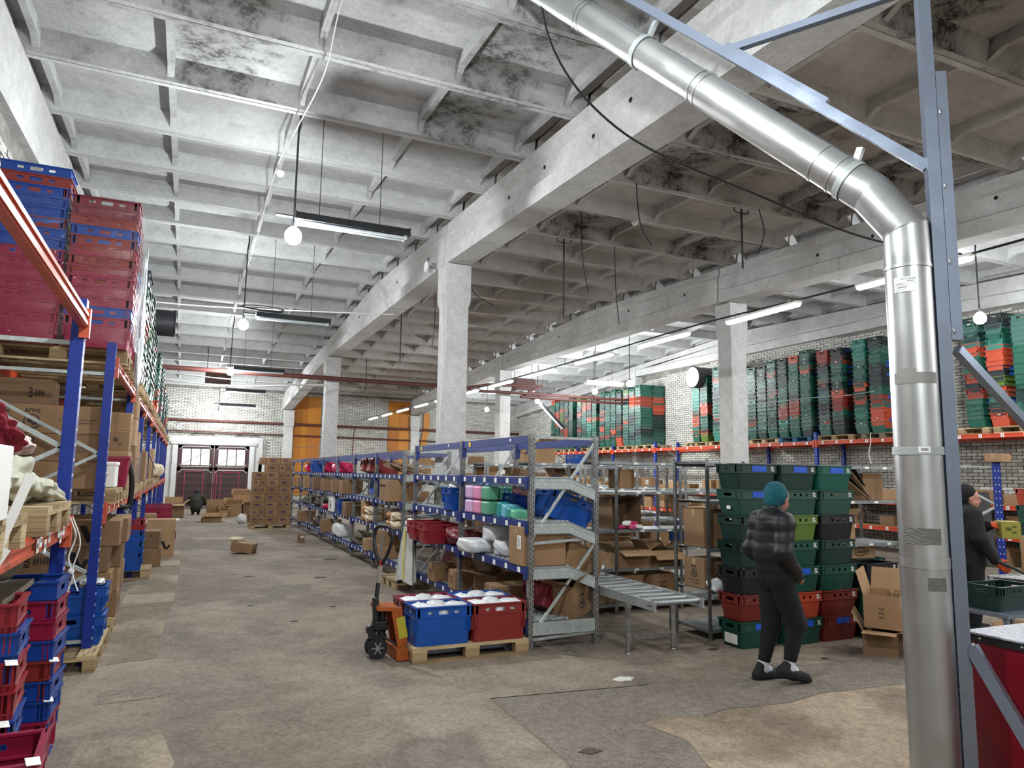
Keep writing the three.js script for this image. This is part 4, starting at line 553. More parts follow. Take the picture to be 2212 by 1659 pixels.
// near end: white box, sack, crimson cloth
{ const wb = thing('white_box', 'white printed box with pink oval on the near rack pallet', 'box', [-.86, 1.576, -3.05], .04); part(wb, 'body', rb(.56, .27, .32, .006, 0, .135, 0, 0, 0, 0, 1), M.white);
  part(wb, 'print', plane(.09, .13), ink('oval', 64, 96, (x) => { x.beginPath(); x.ellipse(32, 48, 28, 44, 0, 0, 7); x.fill(); }, 0xa8246a), [.12, .1, .1615]); part(wb, 'print', plane(.045, .07), ink('sq', 64, 64, (x) => { x.fillRect(0, 0, 64, 64); }, 0x2a62c0), [.24, .09, .162]); part(wb, 'print', plane(.03, .24), ink('speckle', 32, 128, (x) => { for (let i = 0; i < 60; i++) x.fillRect((i * 13) % 28, (i * 29) % 124, 4, 5); }, 0x7d4a86), [.19, .135, .162]);
  const crumple = (ctl, rad, nu, nv, amp, sd) => { const g = new THREE.PlaneGeometry(1, 1, nu, nv), p = g.attributes.position, cv = new THREE.CatmullRomCurve3(ctl.map(q => V(...q)));
    for (let i = 0; i < p.count; i++) { const u = p.getX(i) + .5, v = (p.getY(i) + .5) % 1, c = cv.getPoint(u), a = v * Math.PI * 2, rw = rad(u), f1 = Math.abs(fbm(u * .9 + sd, v, 5, 3) - .5) * 2, f2 = Math.abs(fbm(u * .7 + sd * .3, v + .3, 13, 2) - .5) * 2, n = 1 + amp * (f1 + f2 * .5 - .45); p.setXYZ(i, c.x + Math.cos(a) * rw * n * .9, c.y + Math.sin(a) * rw * n * .72, c.z + Math.cos(a) * rw * .8 * n); } g.computeVertexNormals(); return NI(g); };
  const sk = thing('woven_sack', 'pale crumpled woven sack draped over the near rack and tied', 'sack');
  part(sk, 'sack', crumple([[-1.0, 1.72, -3.9], [-.9, 1.72, -4.25], [-.82, 1.68, -4.6], [-.74, 1.62, -4.95], [-.68, 1.5, -5.28]], u => .13 + .05 * Math.sin(u * 5) - .07 * sstep(.88, 1, u), 70, 48, 1.0, 3), SM(0xb9b8a6, .75, { bumpMap: T.bag, bumpScale: .006 }));
  part(sk, 'cord', mg([tube([[-.64, 1.46, -5.32], [-.6, 1.34, -5.34], [-.63, 1.2, -5.35], [-.6, 1.1, -5.36], [-.62, .99, -5.36]], .006, 20, 6), tube([[-.62, 1.46, -5.3], [-.57, 1.3, -5.32], [-.6, 1.12, -5.34], [-.56, 1.0, -5.32]], .005, 20, 6), sph(.02, -.61, 1.12, -5.35, 8)]), M.cableWhite);
  one('tape_strip', mg([bx(.035, .3, .003, 0, .1, 0, 0, 0, -.3), bx(.035, .26, .003, -.08, -.15, .01, 0, 0, -.5)]), M.cableWhite, 'white tape strip hanging from the white box over the beam', 'tape', [-.58, 1.5, -3.3], [0, .5, 0]);
  const cl = thing('crimson_cloth', 'crimson cloth bundle lying on top of the white box', 'cloth', [0, 0, 0]); const crim = SM(0x7d0e28, .75, { bumpMap: T.bag, bumpScale: .008 });
  part(cl, 'bundle', crumple([[-1.05, 2.0, -3.1], [-.92, 2.06, -3.2], [-.8, 2.02, -3.3], [-.7, 1.93, -3.36], [-.64, 1.86, -3.4]], u => .13 - .05 * u, 60, 44, .9, 7), crim); part(cl, 'fold', crumple([[-.82, 1.98, -3.2], [-.74, 1.94, -3.3], [-.68, 1.86, -3.36]], u => .08 - .03 * u, 40, 30, .8, 5), SM(0x8f2348, .7));
  const ch = thing('spice_bag', 'small printed plastic bag poking out beside the crimson cloth', 'bag'); part(ch, 'bag', crumple([[-.78, 1.88, -3.7], [-.72, 1.88, -3.8], [-.67, 1.86, -3.88]], u => .06, 30, 24, .8, 9), SM(0xc9b6b4, .4)); part(ch, 'print', crumple([[-.76, 1.89, -3.74], [-.71, 1.89, -3.82]], u => .055, 20, 16, .8, 9), SM(0xa81f42, .4));
  for (const [x, z, c] of [[-1.35, -4.75, 0], [-1.1, -4.7, 1], [-.95, -4.8, 2], [-1.4, -4.35, 1]]) one('filled_sack', lump(.34, .22, .3, .22, 3, 16, c + 3, .3), SM(0x6a6358, .85), 'brown filled sack stacked on the board under the near rack', 'sack', [x, 1.13 + c * .001, z], [0, c, 0], 'brown sacks under the near rack');
  one('sack_board', bx(.9, .03, .8), M.woodGrey, 'grey board carrying the brown sacks under the near rack', 'board', [-1.2, 1.115, -4.6]);
  for (const x of [-1.6, -1.32]) one('timber_prop', bx(.06, 1.1, .5), M.woodGrey, 'grey timber prop under the sack board', 'prop', [x, .55, -4.6], [0, 0, 0], 'props of the sack board');
}
// foreground crate stacks
{ const A = ['crim', 'blue', 'blue', 'brick', 'blue', 'crim', 'crim', 'blue'], lab = 'the foreground stack before the blue upright';
  stack(-.9, -5.22, .0, A, .112, -.04, lab, 'taller foreground crate stack', { jit: .012, H: .32, taper: .075, band: .1, L: .58, W: .4 });
  stack(-.95, -4.3, .0, ['crim', 'brick', 'blue', 'red', 'red', 'blue', 'red'], .133, .05, 'the stack before the near beam', 'front left crate stack', { jit: .012, H: .33, taper: .08, band: .1, L: .58, W: .4 });
  crate('slot', M.pCrimson, [-.78, .0, -3.6], .02, 'lower crimson crate on the floor before the stacks', null, { H: .3, taper: .06, band: .1, L: .62, W: .44 }); crate('slot', M.pCrimson, [-.76, .27, -3.62], .06, 'empty open crimson crate on top before the stacks', null, { H: .36, taper: .06, band: .1, L: .62, W: .44 });
  for (const [x, y, z] of [[-.62, .66, -5.03], [-.63, .44, -5.03], [-.67, .87, -4.08], [-.68, .6, -4.08], [-.46, .64, -3.42]]) one('paper_tag', bx(.05, .003, .05), M.paper, 'white paper tag stuck on the corner of a foreground crate', 'tag', [x, y, z], [.3, .3, -.2], 'paper tags on the foreground crates');
}
// ================================================================ carton flow racks (centre row)
const FX = 3.3, FB = 4.07;
function flowRack(label, zs, H, o = {}) {
  const g = thing('flow_rack', label, 'rack'), post = h => mg([bx(.055, h, .004, 0, h / 2, .028), bx(.004, h, .055, .027, h / 2, 0), bx(.004, h, .055, -.027, h / 2, 0), bx(.07, .006, .07, 0, .003, 0)]);
  const dots = h => { const a = []; for (let y = .06; y < h - .03; y += .05) for (const s of [-1, 1]) a.push(bx(.008, .02, .002, s * .013, y + (s > 0 ? .025 : 0), .0305)); return mg(a); };
  const lv = [1.70, 1.24, .78, .24], pg = post(H), dg = o.detail ? dots(H) : null;
  const teeth = o.detail ? mg([...Array.from({ length: 16 }, (_, i) => bx(.013, .012, .006, .03 + i * .026, -.116, 0)), ...Array.from({ length: 11 }, (_, i) => bx(.013, .014, .006, .46 + i * .027, -.122 - i * .0101, 0))]) : null;
  const side = (() => { const s = poly([[.02, 0], [.44, 0], [.75, -.115], [.75, -.235], [.44, -.115], [.02, -.11]]); return ext(s, .004); })(), lip = mg([bar([.02, 0, .006], [.44, 0, .006], .016, .004), bar([.44, 0, .006], [.75, -.115, .006], .016, .004), bar([.02, -.04, .005], [.44, -.04, .005], .004, .004), bar([.44, -.04, .005], [.75, -.155, .005], .004, .004)]);
  zs.forEach((z, i) => {
    for (const x of [FX, FB]) { const p = part(g, 'post', pg, M.galv, [x, 0, z]); if (dg) part(p, 'hole_row', dg, M.black).userData.kind = 'stuff'; }
    for (const [a, b] of [[[FX, H - .03, z], [FB, H - .03, z]], [[FB, H - .06, z + .01], [FX, 1.1, z + .01]], [[FX, 1.06, z], [FB, 1.1, z]], [[FB, 1.06, z + .01], [FX, .12, z + .01]], [[FX, .1, z], [FB, .13, z]]]) part(g, 'brace', bar(a, b, .02, .028), M.galvLight);
    for (const y of lv) { if (y < .3) { part(g, 'side_plate', bx(FB - FX - .04, .13, .005, (FX + FB) / 2, y - .03, z + (i === 0 ? .03 : 0)), M.galvLight); continue; } const sp = part(g, 'side_plate', mg([side, lip].concat(i === 0 && teeth ? [teeth] : [])), M.galvLight, [FX, y + .035, z + (i === 0 ? .03 : 0)]); }
  });
  const tr = (L, det) => { // wheel tracks: flat part then sloped part
    const a = [], n = Math.round(L / .065); for (let k = 0; k < n; k++) { const z = -L / 2 + .05 + k * (L - .1) / (n - 1); a.push(bx(.44, .016, .018, .22, -.012, z), bx(.34, .016, .018, .44 + .155, -.07, z, 0, 0, -.355)); if (det) for (let i = 0; i < 9; i++) a.push(bx(.024, .014, .03, .03 + i * .05 + (k % 2) * .025, -.001, z)); if (det) for (let i = 0; i < 6; i++) a.push(bx(.024, .014, .03, .47 + i * .05, -.016 - i * .0185, z, 0, 0, -.355)); } return mg(a); };
  for (let i = 0; i + 1 < zs.length; i++) {
    const L = Math.abs(zs[i] - zs[i + 1]), zc = (zs[i] + zs[i + 1]) / 2, det = o.detail;
    for (const x of [FX, FB]) { const t = part(g, 'top_rail', mg([bx(.04, .085, L - .05), bx(.05, .2, .05, 0, -.06, L / 2 - .045), bx(.05, .2, .05, 0, -.06, -L / 2 + .045)]), M.blueShelf, [x, H - .055, zc]); if (x === FX && det) { part(t, 'warning_label', bx(.002, .06, .07), SM(0xd8b84a, .6), [-.022, 0, -L / 2 + .3]); part(t, 'sticker', bx(.002, .03, .04), M.paper, [-.022, .01, L / 2 - .5]); } }
    for (const y of lv) {
      const s = part(g, 'shelf_front', mg([bx(.035, .075, L - .06), bx(.06, .012, L - .06, .015, .034, 0), bx(.05, .13, .06, 0, -.02, L / 2 - .04), bx(.05, .13, .06, 0, -.02, -L / 2 + .04)]), M.blueShelf, [FX - .02, y, zc]);
      const n = 6; for (let k = 0; k < n; k++) part(s, 'label', bx(.002, .055, .065), LBL.tagw, [-.019, -.002, -L / 2 + L * (k + .6) / (n + .2)]);
      const w = part(g, 'wheel_deck', tr(L - .08, det), SM(0xb9bfc4, .4, { metalness: .3 }), [FX + .02, y + .04, zc]); w.userData.kind = 'stuff';
      part(g, 'rear_rail', bx(.03, .06, L - .06), M.galv, [FB - .02, y - .12, zc]);
    }
  }
  return g;
}
flowRack('near galvanised flow rack with blue shelf fronts ending at the pallet jack', [-6.75, -8.8, -10.85], 2.19, { detail: true });
const zf2 = Array.from({ length: 8 }, (_, k) => -11.5 - 1.9 * k);
flowRack('long galvanised flow rack continuing toward the far gate', zf2, 2.14);
const deckY = l => [1.74, 1.28, .82, .28][l]; // deck heights, l = 0 top
{ // contents of the near rack
  const bc = (p, ry, lab, o = {}, m = M.pBlue) => crate('slot', m, p, ry, lab, o.group, { H: .3, taper: .07, band: .085, L: .6, W: .4, ...o });
  bc([3.83, deckY(1) - .03, -7.12], 0, 'blue crate tilted down the slope of the near flow rack end', { rz: -.33 });
  bc([3.46, deckY(1) + .0, -9.2], Math.PI / 2 * 0 + .03, 'blue crate full of film packs at the front of the second near bay', { L: .5, W: .38, H: .3 });
  one('film_pack', lump(.4, .12, .3, .3, 3, 16, 2, .4), filmWhite, 'white film pack lying in the blue crate on the flow rack', 'pack', [3.46, 1.52, -9.2]);
  // pastel container packs: 2 rows of multi-coloured boxes
  const pink = SM(0xd788ac, .45), mint = SM(0x6fbf9b, .45), aqua = SM(0x74b8c8, .45), lil = SM(0xc9a6cc, .45), gr = SM(0x5a9a7c, .45);
  for (let r = 0; r < 2; r++) for (let k = 0; k < 3; k++) { const z = -7.95 - k * .27, y = deckY(1) + r * .175, g = thing('container_pack', `${['green', 'pink', 'lilac'][k]} ended film pack of pastel containers, ${r ? 'upper' : 'lower'} row on the near flow rack`, 'pack', [3.34, y, z], 0, r ? 'upper pastel packs' : 'lower pastel packs');
    const cs = k === 0 ? [gr, mint, aqua] : k === 1 ? [pink, mint, aqua] : [lil, aqua, pink]; part(g, 'container', rb(.15, .165, .24, .03, 0, .084, 0), cs[0]); part(g, 'container', rb(.05, .16, .23, .015, .11, .082, 0), cs[1]); part(g, 'container', rb(.05, .16, .23, .015, .165, .082, 0), cs[2]); part(g, 'container', rb(.05, .16, .23, .015, .22, .082, 0), cs[1]); }
  { const g = thing('container_pack', 'mint and teal containers in clear film sliding on the near flow rack', 'pack', [3.42, deckY(1), -7.35]); [[SM(0x2f8f90, .4), -.25], [aqua, -.12], [SM(0x3b9a96, .4), 0], [mint, .13]].forEach(([m, z], i) => part(g, 'container', rb(.2, .17 - i * .025, .12, .02, 0, .08 - i * .01, z - .05, .15, 0, 0), m)); }
  bc([3.7, deckY(1) - .02, -7.75], .1, 'dark blue crate behind the pastel packs on the near flow rack', { rz: -.25, H: .22 }, M.pBlueDark);
  one('print_bag', lump(.5, .2, .6, .35, 4, 20, 6, .2), SM(0x7d3142, .4), 'crumpled dark red printed bags behind the pastel packs', 'bag', [3.72, 1.38, -8.3]);
  one('print_bag', lump(.3, .18, .35, .35, 4, 18, 8, .2), SM(0x6d8aa8, .35), 'crumpled bluish clear bag behind the upper pastel packs', 'bag', [3.55, 1.5, -8.55]);
  // third level
  carton(.5, .4, .38, [3.5, deckY(2), -7.0], 0, 'large brown carton with white label at the near end of the flow rack', { tone: 0, prints: [[LBL.text, 'l', .1, .14, .08, .24]] });
  carton(.46, .36, .36, [3.93, deckY(2) - .16, -7.02], 0, 'brown carton tilted down the slope beside the large carton', { tone: 1, rz: -.33 });
  const pk = (w, h, d, p, ry, lab, grp) => one('film_pack', lump(w, h, d, .1, 3, 18, p[2], .62), filmWhite, lab, 'pack', p, [0, ry, 0], grp);
  pk(.34, .17, .5, [3.28, deckY(2), -8.25], .1, 'white film pack leaning over the blue front of the flow rack'); pk(.3, .2, .34, [3.46, deckY(2) + .15, -8.0], 0, 'white film pack lying on top of the other on the flow rack'); pk(.3, .19, .3, [3.5, deckY(2), -7.75], .2, 'white film pack with blue mark between the packs and the carton');
  { const a = bc([3.22, deckY(2) + .005, -9.5], 0, 'dark red crate sticking out of the second near bay of the flow rack', { H: .26, L: .5, W: .44 }, M.pRed); bc([3.24, deckY(2) + .005, -10.05], 0, 'dark red crate beside the grey sack in the second near bay', { H: .26, L: .5, W: .44 }, M.pRed); }
  one('print_bag', lump(.42, .24, .4, .25, 4, 18, 11, .3), SM(0x6e2230, .35), 'dark red glossy bag lying between the red crates and the frame', 'bag', [3.42, deckY(2), -9.1]);
  bc([3.7, deckY(2) - .1, -9.6], 0, 'dark red crate deep in the second near bay', { rz: -.3, H: .26 }, M.pMaroon);
  // top level and hidden odds
  carton(.36, .1, .3, [3.75, deckY(0) - .03, -7.9], .2, 'flat dark carton on the top level of the near flow rack', { tone: 3, rz: -.2 });
  // fourth level
  carton(.5, .24, .36, [3.5, deckY(3), -7.68], 0, 'produce carton with globe emblem on the lowest flow rack level', { tone: 1, prints: [['agro', 'f', .18, .18, -.12, .12], ['agroText', 'f', .2, .08, .12, .1], ['scrawl', 'l', .14, .14, 0, .12]] });
  bc([3.68, deckY(3) + .02, -7.15], .35, 'dark red crate tipped over on the lowest flow rack level', { rz: -.42, H: .28, L: .55 }, M.pMaroon);
  carton(.34, .34, .32, [3.9, .28, -6.98], .5, 'open produce carton with emblem leaning at the rack end', { tone: 1, open: [.7, .2, .9, -.2], prints: [['agro', 'f', .18, .18, 0, .16]], rz: .18 });
  carton(.3, .26, .3, [4.0, .28, -7.5], .2, 'small open carton behind the tipped red crate', { tone: 2, open: [.4, .6, .9, .3] });
  carton(.3, .24, .26, [3.4, deckY(3), -8.98], 0, 'small brown carton with printed front on the lowest level', { tone: 0, prints: [['scrawl', 'l', .14, .12, 0, .12]] });
  carton(.46, .24, .3, [3.45, deckY(3), -9.75], 0, 'brown carton with dark picture label on the lowest level', { tone: 1, prints: [['mark', 'f', .16, .16, .0, .12], ['brand', 'l', .12, .1, 0, .12]] });
  carton(.4, .22, .34, [3.7, deckY(3), -9.3], .1, 'white and brown carton deep on the lowest level', { tone: 4, open: [.9, .3, .6, .9] }); carton(.42, .26, .5, [3.66, deckY(3), -8.4], .15, 'open dark carton with a paper liner on the lowest level', { tone: 3, open: [1.2, .4, 1.4, .2] });
  one('red_board', bx(.4, .02, .6), M.pMaroon, 'dark red board standing behind the grey sack', 'board', [3.7, .5, -10.3], [0, 0, 1.2]);
  // woven sack hanging on the frame
  const g = new THREE.CylinderGeometry(.11, .25, .78, 40, 24, true), p = g.attributes.position; for (let i = 0; i < p.count; i++) { const x = p.getX(i), y = p.getY(i), z = p.getZ(i), a = Math.atan2(z, x), t = (y + .39) / .78, n = 1 + .22 * (fbm(a / 6.283, t * .5, 9, 3) - .5) + .05 * Math.sin(a * 9 + t * 3); p.setXYZ(i, x * n * (.55) + .05 * t, y + .03 * Math.sin(a * 3) * (t < .1 ? 1 : 0), z * n * 1.25 + .12 * (1 - t)); }
  g.computeVertexNormals(); const sk = thing('woven_sack', 'white woven sack with a yellow edge hanging on the flow rack frame', 'sack', [3.12, .56, -10.75]); part(sk, 'sack', NI(g), SM(0xb9bab4, .8, { bumpMap: T.cloth, bumpScale: .004 })); part(sk, 'edge', tube([[-.1, -.34, .34], [-.09, .0, .26], [-.03, .36, .12]], .012, 12, 6), SM(0xc9c25a, .8)); part(sk, 'neck', lump(.14, .16, .2, .3, 4, 14, 3, .1), M.paper, [.08, .36, 0]);
  pallet([3.3, 0, -11.25], 0, 'small worn wooden pallet on the floor beside the white sack', null, 1).scale.set(.5, 1, .9);
}
{ // contents of the far rack: level, z, kind
  const items = [
    [0, -12.3, 'flat'], [0, -13.0, 'flat'], [0, -14.4, 'redtilt'], [0, -15.0, 'redtilt'], [0, -17.9, 'pink'], [0, -19.2, 'pink'], [0, -20.6, 'blue'], [0, -22.3, 'pink'],
    [1, -12.15, 'boro'], [1, -14.2, 'bluetilt'], [1, -16.2, 'box'], [1, -17.3, 'box'], [1, -18.6, 'box'], [1, -20.0, 'box'], [1, -21.6, 'box'], [1, -23.2, 'box'],
    [2, -11.9, 'packs'], [2, -12.7, 'redbags'], [2, -13.75, 'packs'], [2, -14.25, 'boxtall'], [2, -15.75, 'box'], [2, -16.6, 'blue'], [2, -17.6, 'whitebox'], [2, -18.7, 'pinksmall'], [2, -20.2, 'dark'], [2, -22, 'dark'],
    [3, -12.6, 'boxes2'], [3, -13.9, 'boxsmall'], [3, -15.2, 'dark'], [3, -16.7, 'white2'], [3, -18.4, 'box'], [3, -20.4, 'dark'], [3, -22.4, 'box']];
  let nb = 0, nd = 0; const lev = ['top', 'second', 'third', 'lowest'];
  for (const [l, z, k] of items) {
    const y = deckY(l), L = lev[l] + ' level of the far flow rack';
    if (k === 'boro') carton(.56, .36, .72, [3.42, y, z], 0, 'long brown carton with stencilled name on the second level of the far flow rack', { tone: 0, prints: [['boro', 'l', .4, .1, -.1, .26]] });
    else if (k === 'box') carton(.46, .3, .4, [3.42, y, z], rr(-.05, .05), `plain brown carton on the ${L}, ${ordw(nb++)} of its kind`, { tone: (rnd() * 5) | 0, group: 'plain cartons of the far flow rack, ' + lev[l] });
    else if (k === 'boxtall') carton(.4, .4, .3, [3.46, y, z], 0, 'upright pale carton on the third level of the far flow rack', { tone: 2 });
    else if (k === 'boxsmall') carton(.34, .22, .26, [3.4, y, z], 0, 'small pale carton on the lowest level of the far flow rack', { tone: 4, prints: [['mark', 'l', .12, .12, 0, .1]] });
    else if (k === 'boxes2') for (let j = 0; j < 2; j++) carton(.5, .24, .5, [3.44, y + j * .242, z], j * .02, j ? 'upper of two stacked cartons on the lowest level of the far flow rack' : 'lower of two stacked cartons on the lowest level of the far flow rack', { tone: j, prints: [['brand', 'l', .1, .08, -.12, .14], ['mark', 'f', .16, .16, .05, .12]] });
    else if (k === 'flat') for (let j = 0; j < 3; j++) one('flat_carton', bx(.5, .02, .6), M.card[j], `folded carton, ${ordw(j)} of a bundle on the ${L}`, 'carton', [3.62, y + .06 + j * .045, z - j * .03], [.1, 0, -.3 + j * .05], 'folded cartons on the far flow rack');
    else if (k === 'redtilt') crate('slot', M.pBrick, [3.62, y - .02, z], 0, `brick red crate tilted back on the ${L}`, 'tilted red crates', { rz: -.3, H: .28 });
    else if (k === 'bluetilt') crate('slot', M.pBlue, [3.66, y - .02, z], .1, `blue crate tilted back on the ${L}`, null, { rz: -.3, H: .3 });
    else if (k === 'blue') crate('slot', M.pBlue, [3.46, y, z], 0, `blue crate standing on the ${L}`, null, { H: .32, L: .5 });
    else if (k === 'pink') one('goods_bag', lump(.5, .3, .6, .2, 3, 16, z, .4), SM(0xc01850, .4), `bright pink bag on the ${L}`, 'bag', [3.55, y - .03, z], [0, 0, -.1], 'pink bags of the far flow rack');
    else if (k === 'pinksmall') one('goods_bag', lump(.3, .14, .5, .2, 3, 14, z, .4), SM(0xc01850, .4), 'flat pink bag on the third level of the far flow rack', 'bag', [3.4, y, z]);
    else if (k === 'packs') for (let j = 0; j < 4; j++) one('bread_pack', lump(.3, .15, .26, .3, 4, 18, j + z, .45), j % 2 ? SM(0xa8794a, .3) : SM(0xd2c0a4, .25), 'film pack of bread rolls piled on the third level of the far flow rack', 'pack', [3.36, y + (j >> 1) * .145, z - (j % 2) * .28], [0, j * .3, 0], 'bread packs');
    else if (k === 'redbags') { one('goods_bag', lump(.5, .36, .8, .3, 4, 18, z, .3), SM(0x4d1420, .45), `dark red pile of bags on the ${L}`, 'bag', [3.6, y - .06, z], [0, 0, -.15]); }
    else if (k === 'whitebox') { const b = thing('white_box', 'white box with a black triangle on the third level of the far flow rack', 'box', [3.46, y, z]); part(b, 'body', rb(.44, .32, .5, .006, 0, .16, 0, 0, 0, 0, 1), M.white); part(b, 'print', plane(.22, .22), INK.chevron(), [-.2225, .17, 0], [0, -Math.PI / 2, 0]); }
    else if (k === 'white2') for (let j = 0; j < 2; j++) one('film_pack', lump(.36, .3, .34, .12, 3, 16, j + z, .5), filmWhite, 'white wrapped bale on the lowest level of the far flow rack', 'pack', [3.4, y, z - j * .4], [0, 0, 0], 'white bales');
    else { const d = thing('crumpled_sack', `crumpled brown sacks on the ${L}, ${ordw(nd++)} pile`, 'sack', [3.55, y - .05, z]); part(d, 'sack', lump(.56, .26, .8, .35, 4, 18, z, .2), SM(0x4e4842, .8)); part(d, 'sack', lump(.3, .2, .4, .35, 4, 14, z + 3, .2), SM(0x6e665c, .8), [-.1, .12, .1]); }
  }
}
// gravity roller conveyor behind the rack
{ const g = thing('roller_conveyor', 'galvanised roller conveyor on legs behind the near flow rack', 'conveyor'); const y0 = .53, y1 = .56, z0 = -5.8, z1 = -9.6, x0 = 4.17, x1 = 4.74;
  for (const x of [x0, x1]) { const r = part(g, 'side_rail', mg([bar([x, y0, z0], [x, y1, z1], .012, .085), bar([x + .014, y0 + .04, z0], [x + .014, y1 + .04, z1], .03, .006), bar([x + .014, y0 - .04, z0], [x + .014, y1 - .04, z1], .03, .006)]), M.galvLight); part(r, 'bolt', mg([.07, .11].map(d => cyl(.008, .008, .01, x - .008, y0, z0 - d, 0, 0, Math.PI / 2, 8))), M.black); }
  for (let z = z0 - .07; z > z1; z -= .195) part(g, 'roller', cyl(.027, .027, x1 - x0 - .02, (x0 + x1) / 2, lineY(z, z0, y0, z1, y1) + .022, z, 0, 0, Math.PI / 2, 14), M.rollerSteel);
  for (const z of [-6.28, -8.6]) { for (const x of [x0, x1 - .02]) { part(g, 'leg', mg([bx(.05, .34, .035, x, .31, z), bx(.035, .2, .024, x, .12, z), rod([x, .0, z], [x, .06, z], .008), cyl(.032, .036, .012, x, .008, z), bx(.06, .05, .05, x, .47, z)]), M.galv); } part(g, 'cross_bar', bx(x1 - x0 - .05, .022, .012, (x0 + x1) / 2, .17, z), M.galv); }
}
// ================================================================ grey shelving rows in the middle
function greyShelf(label, x0, x1, z, D, H, levels, posts, o = {}) {
  const g = thing('metal_shelf', label, 'shelf', [0, 0, 0], 0, o.group);
  const pg = mg([bx(.05, H, .003, 0, H / 2, .016), bx(.003, H, .045, .0235, H / 2, -.006), bx(.05, .008, .05, 0, .004, 0)]);
  for (const x of posts) for (const zz of [z, z - D]) part(g, 'post', pg, M.galv, [x, 0, zz], [0, zz === z ? 0 : Math.PI, 0]);
  for (const y of levels) { const s = part(g, 'shelf_panel', mg([bx(x1 - x0, .004, D, (x0 + x1) / 2, y, z - D / 2), bx(x1 - x0, .036, .003, (x0 + x1) / 2, y - .018, z + .001), bx(x1 - x0, .036, .003, (x0 + x1) / 2, y - .018, z - D - .001)]), M.shelfGrey); if (!o.nolabel) for (let x = x0 + .25; x < x1 - .1; x += rr(.3, .45)) part(s, 'label', bx(.07, .026, .002), LBL.bar, [x, y - .016, z + .004]); }
  for (const x of [posts[0], posts[posts.length - 1]]) for (const yy of [levels[levels.length - 1], .1]) part(g, 'end_brace', bx(.003, .03, D, x, yy, z - D / 2), M.galv);
  return g;
}
const SL = [.12, .56, 1.06, 1.56, 1.95];
greyShelf('grey metal shelf row behind the stacked green crates', 5.3, 8.4, -6.4, .55, 1.97, [.12, .53, .98, 1.5, 1.93], [5.3, 6.35, 7.35, 8.37]);
greyShelf('grey metal shelf row behind the roller conveyor with open cartons', 4.95, 8.6, -8.1, .5, 1.97, SL, [5.2, 6.24, 7.4, 8.58]);
[[-10.1, 4.9, 8.8, 'third'], [-12.1, 4.95, 8.8, 'fourth'], [-14.2, 4.9, 8.8, 'fifth'], [-16.6, 4.9, 9, 'sixth'], [-19.4, 4.9, 9, 'seventh']].forEach(([z, a, b, n]) => greyShelf(`grey metal shelf row, ${n} counted from the green crates toward the far wall`, a, b, z, .5, 1.97, SL, [a + .02, a + 1.0, a + 2.0, a + 3.0, b - .02]));
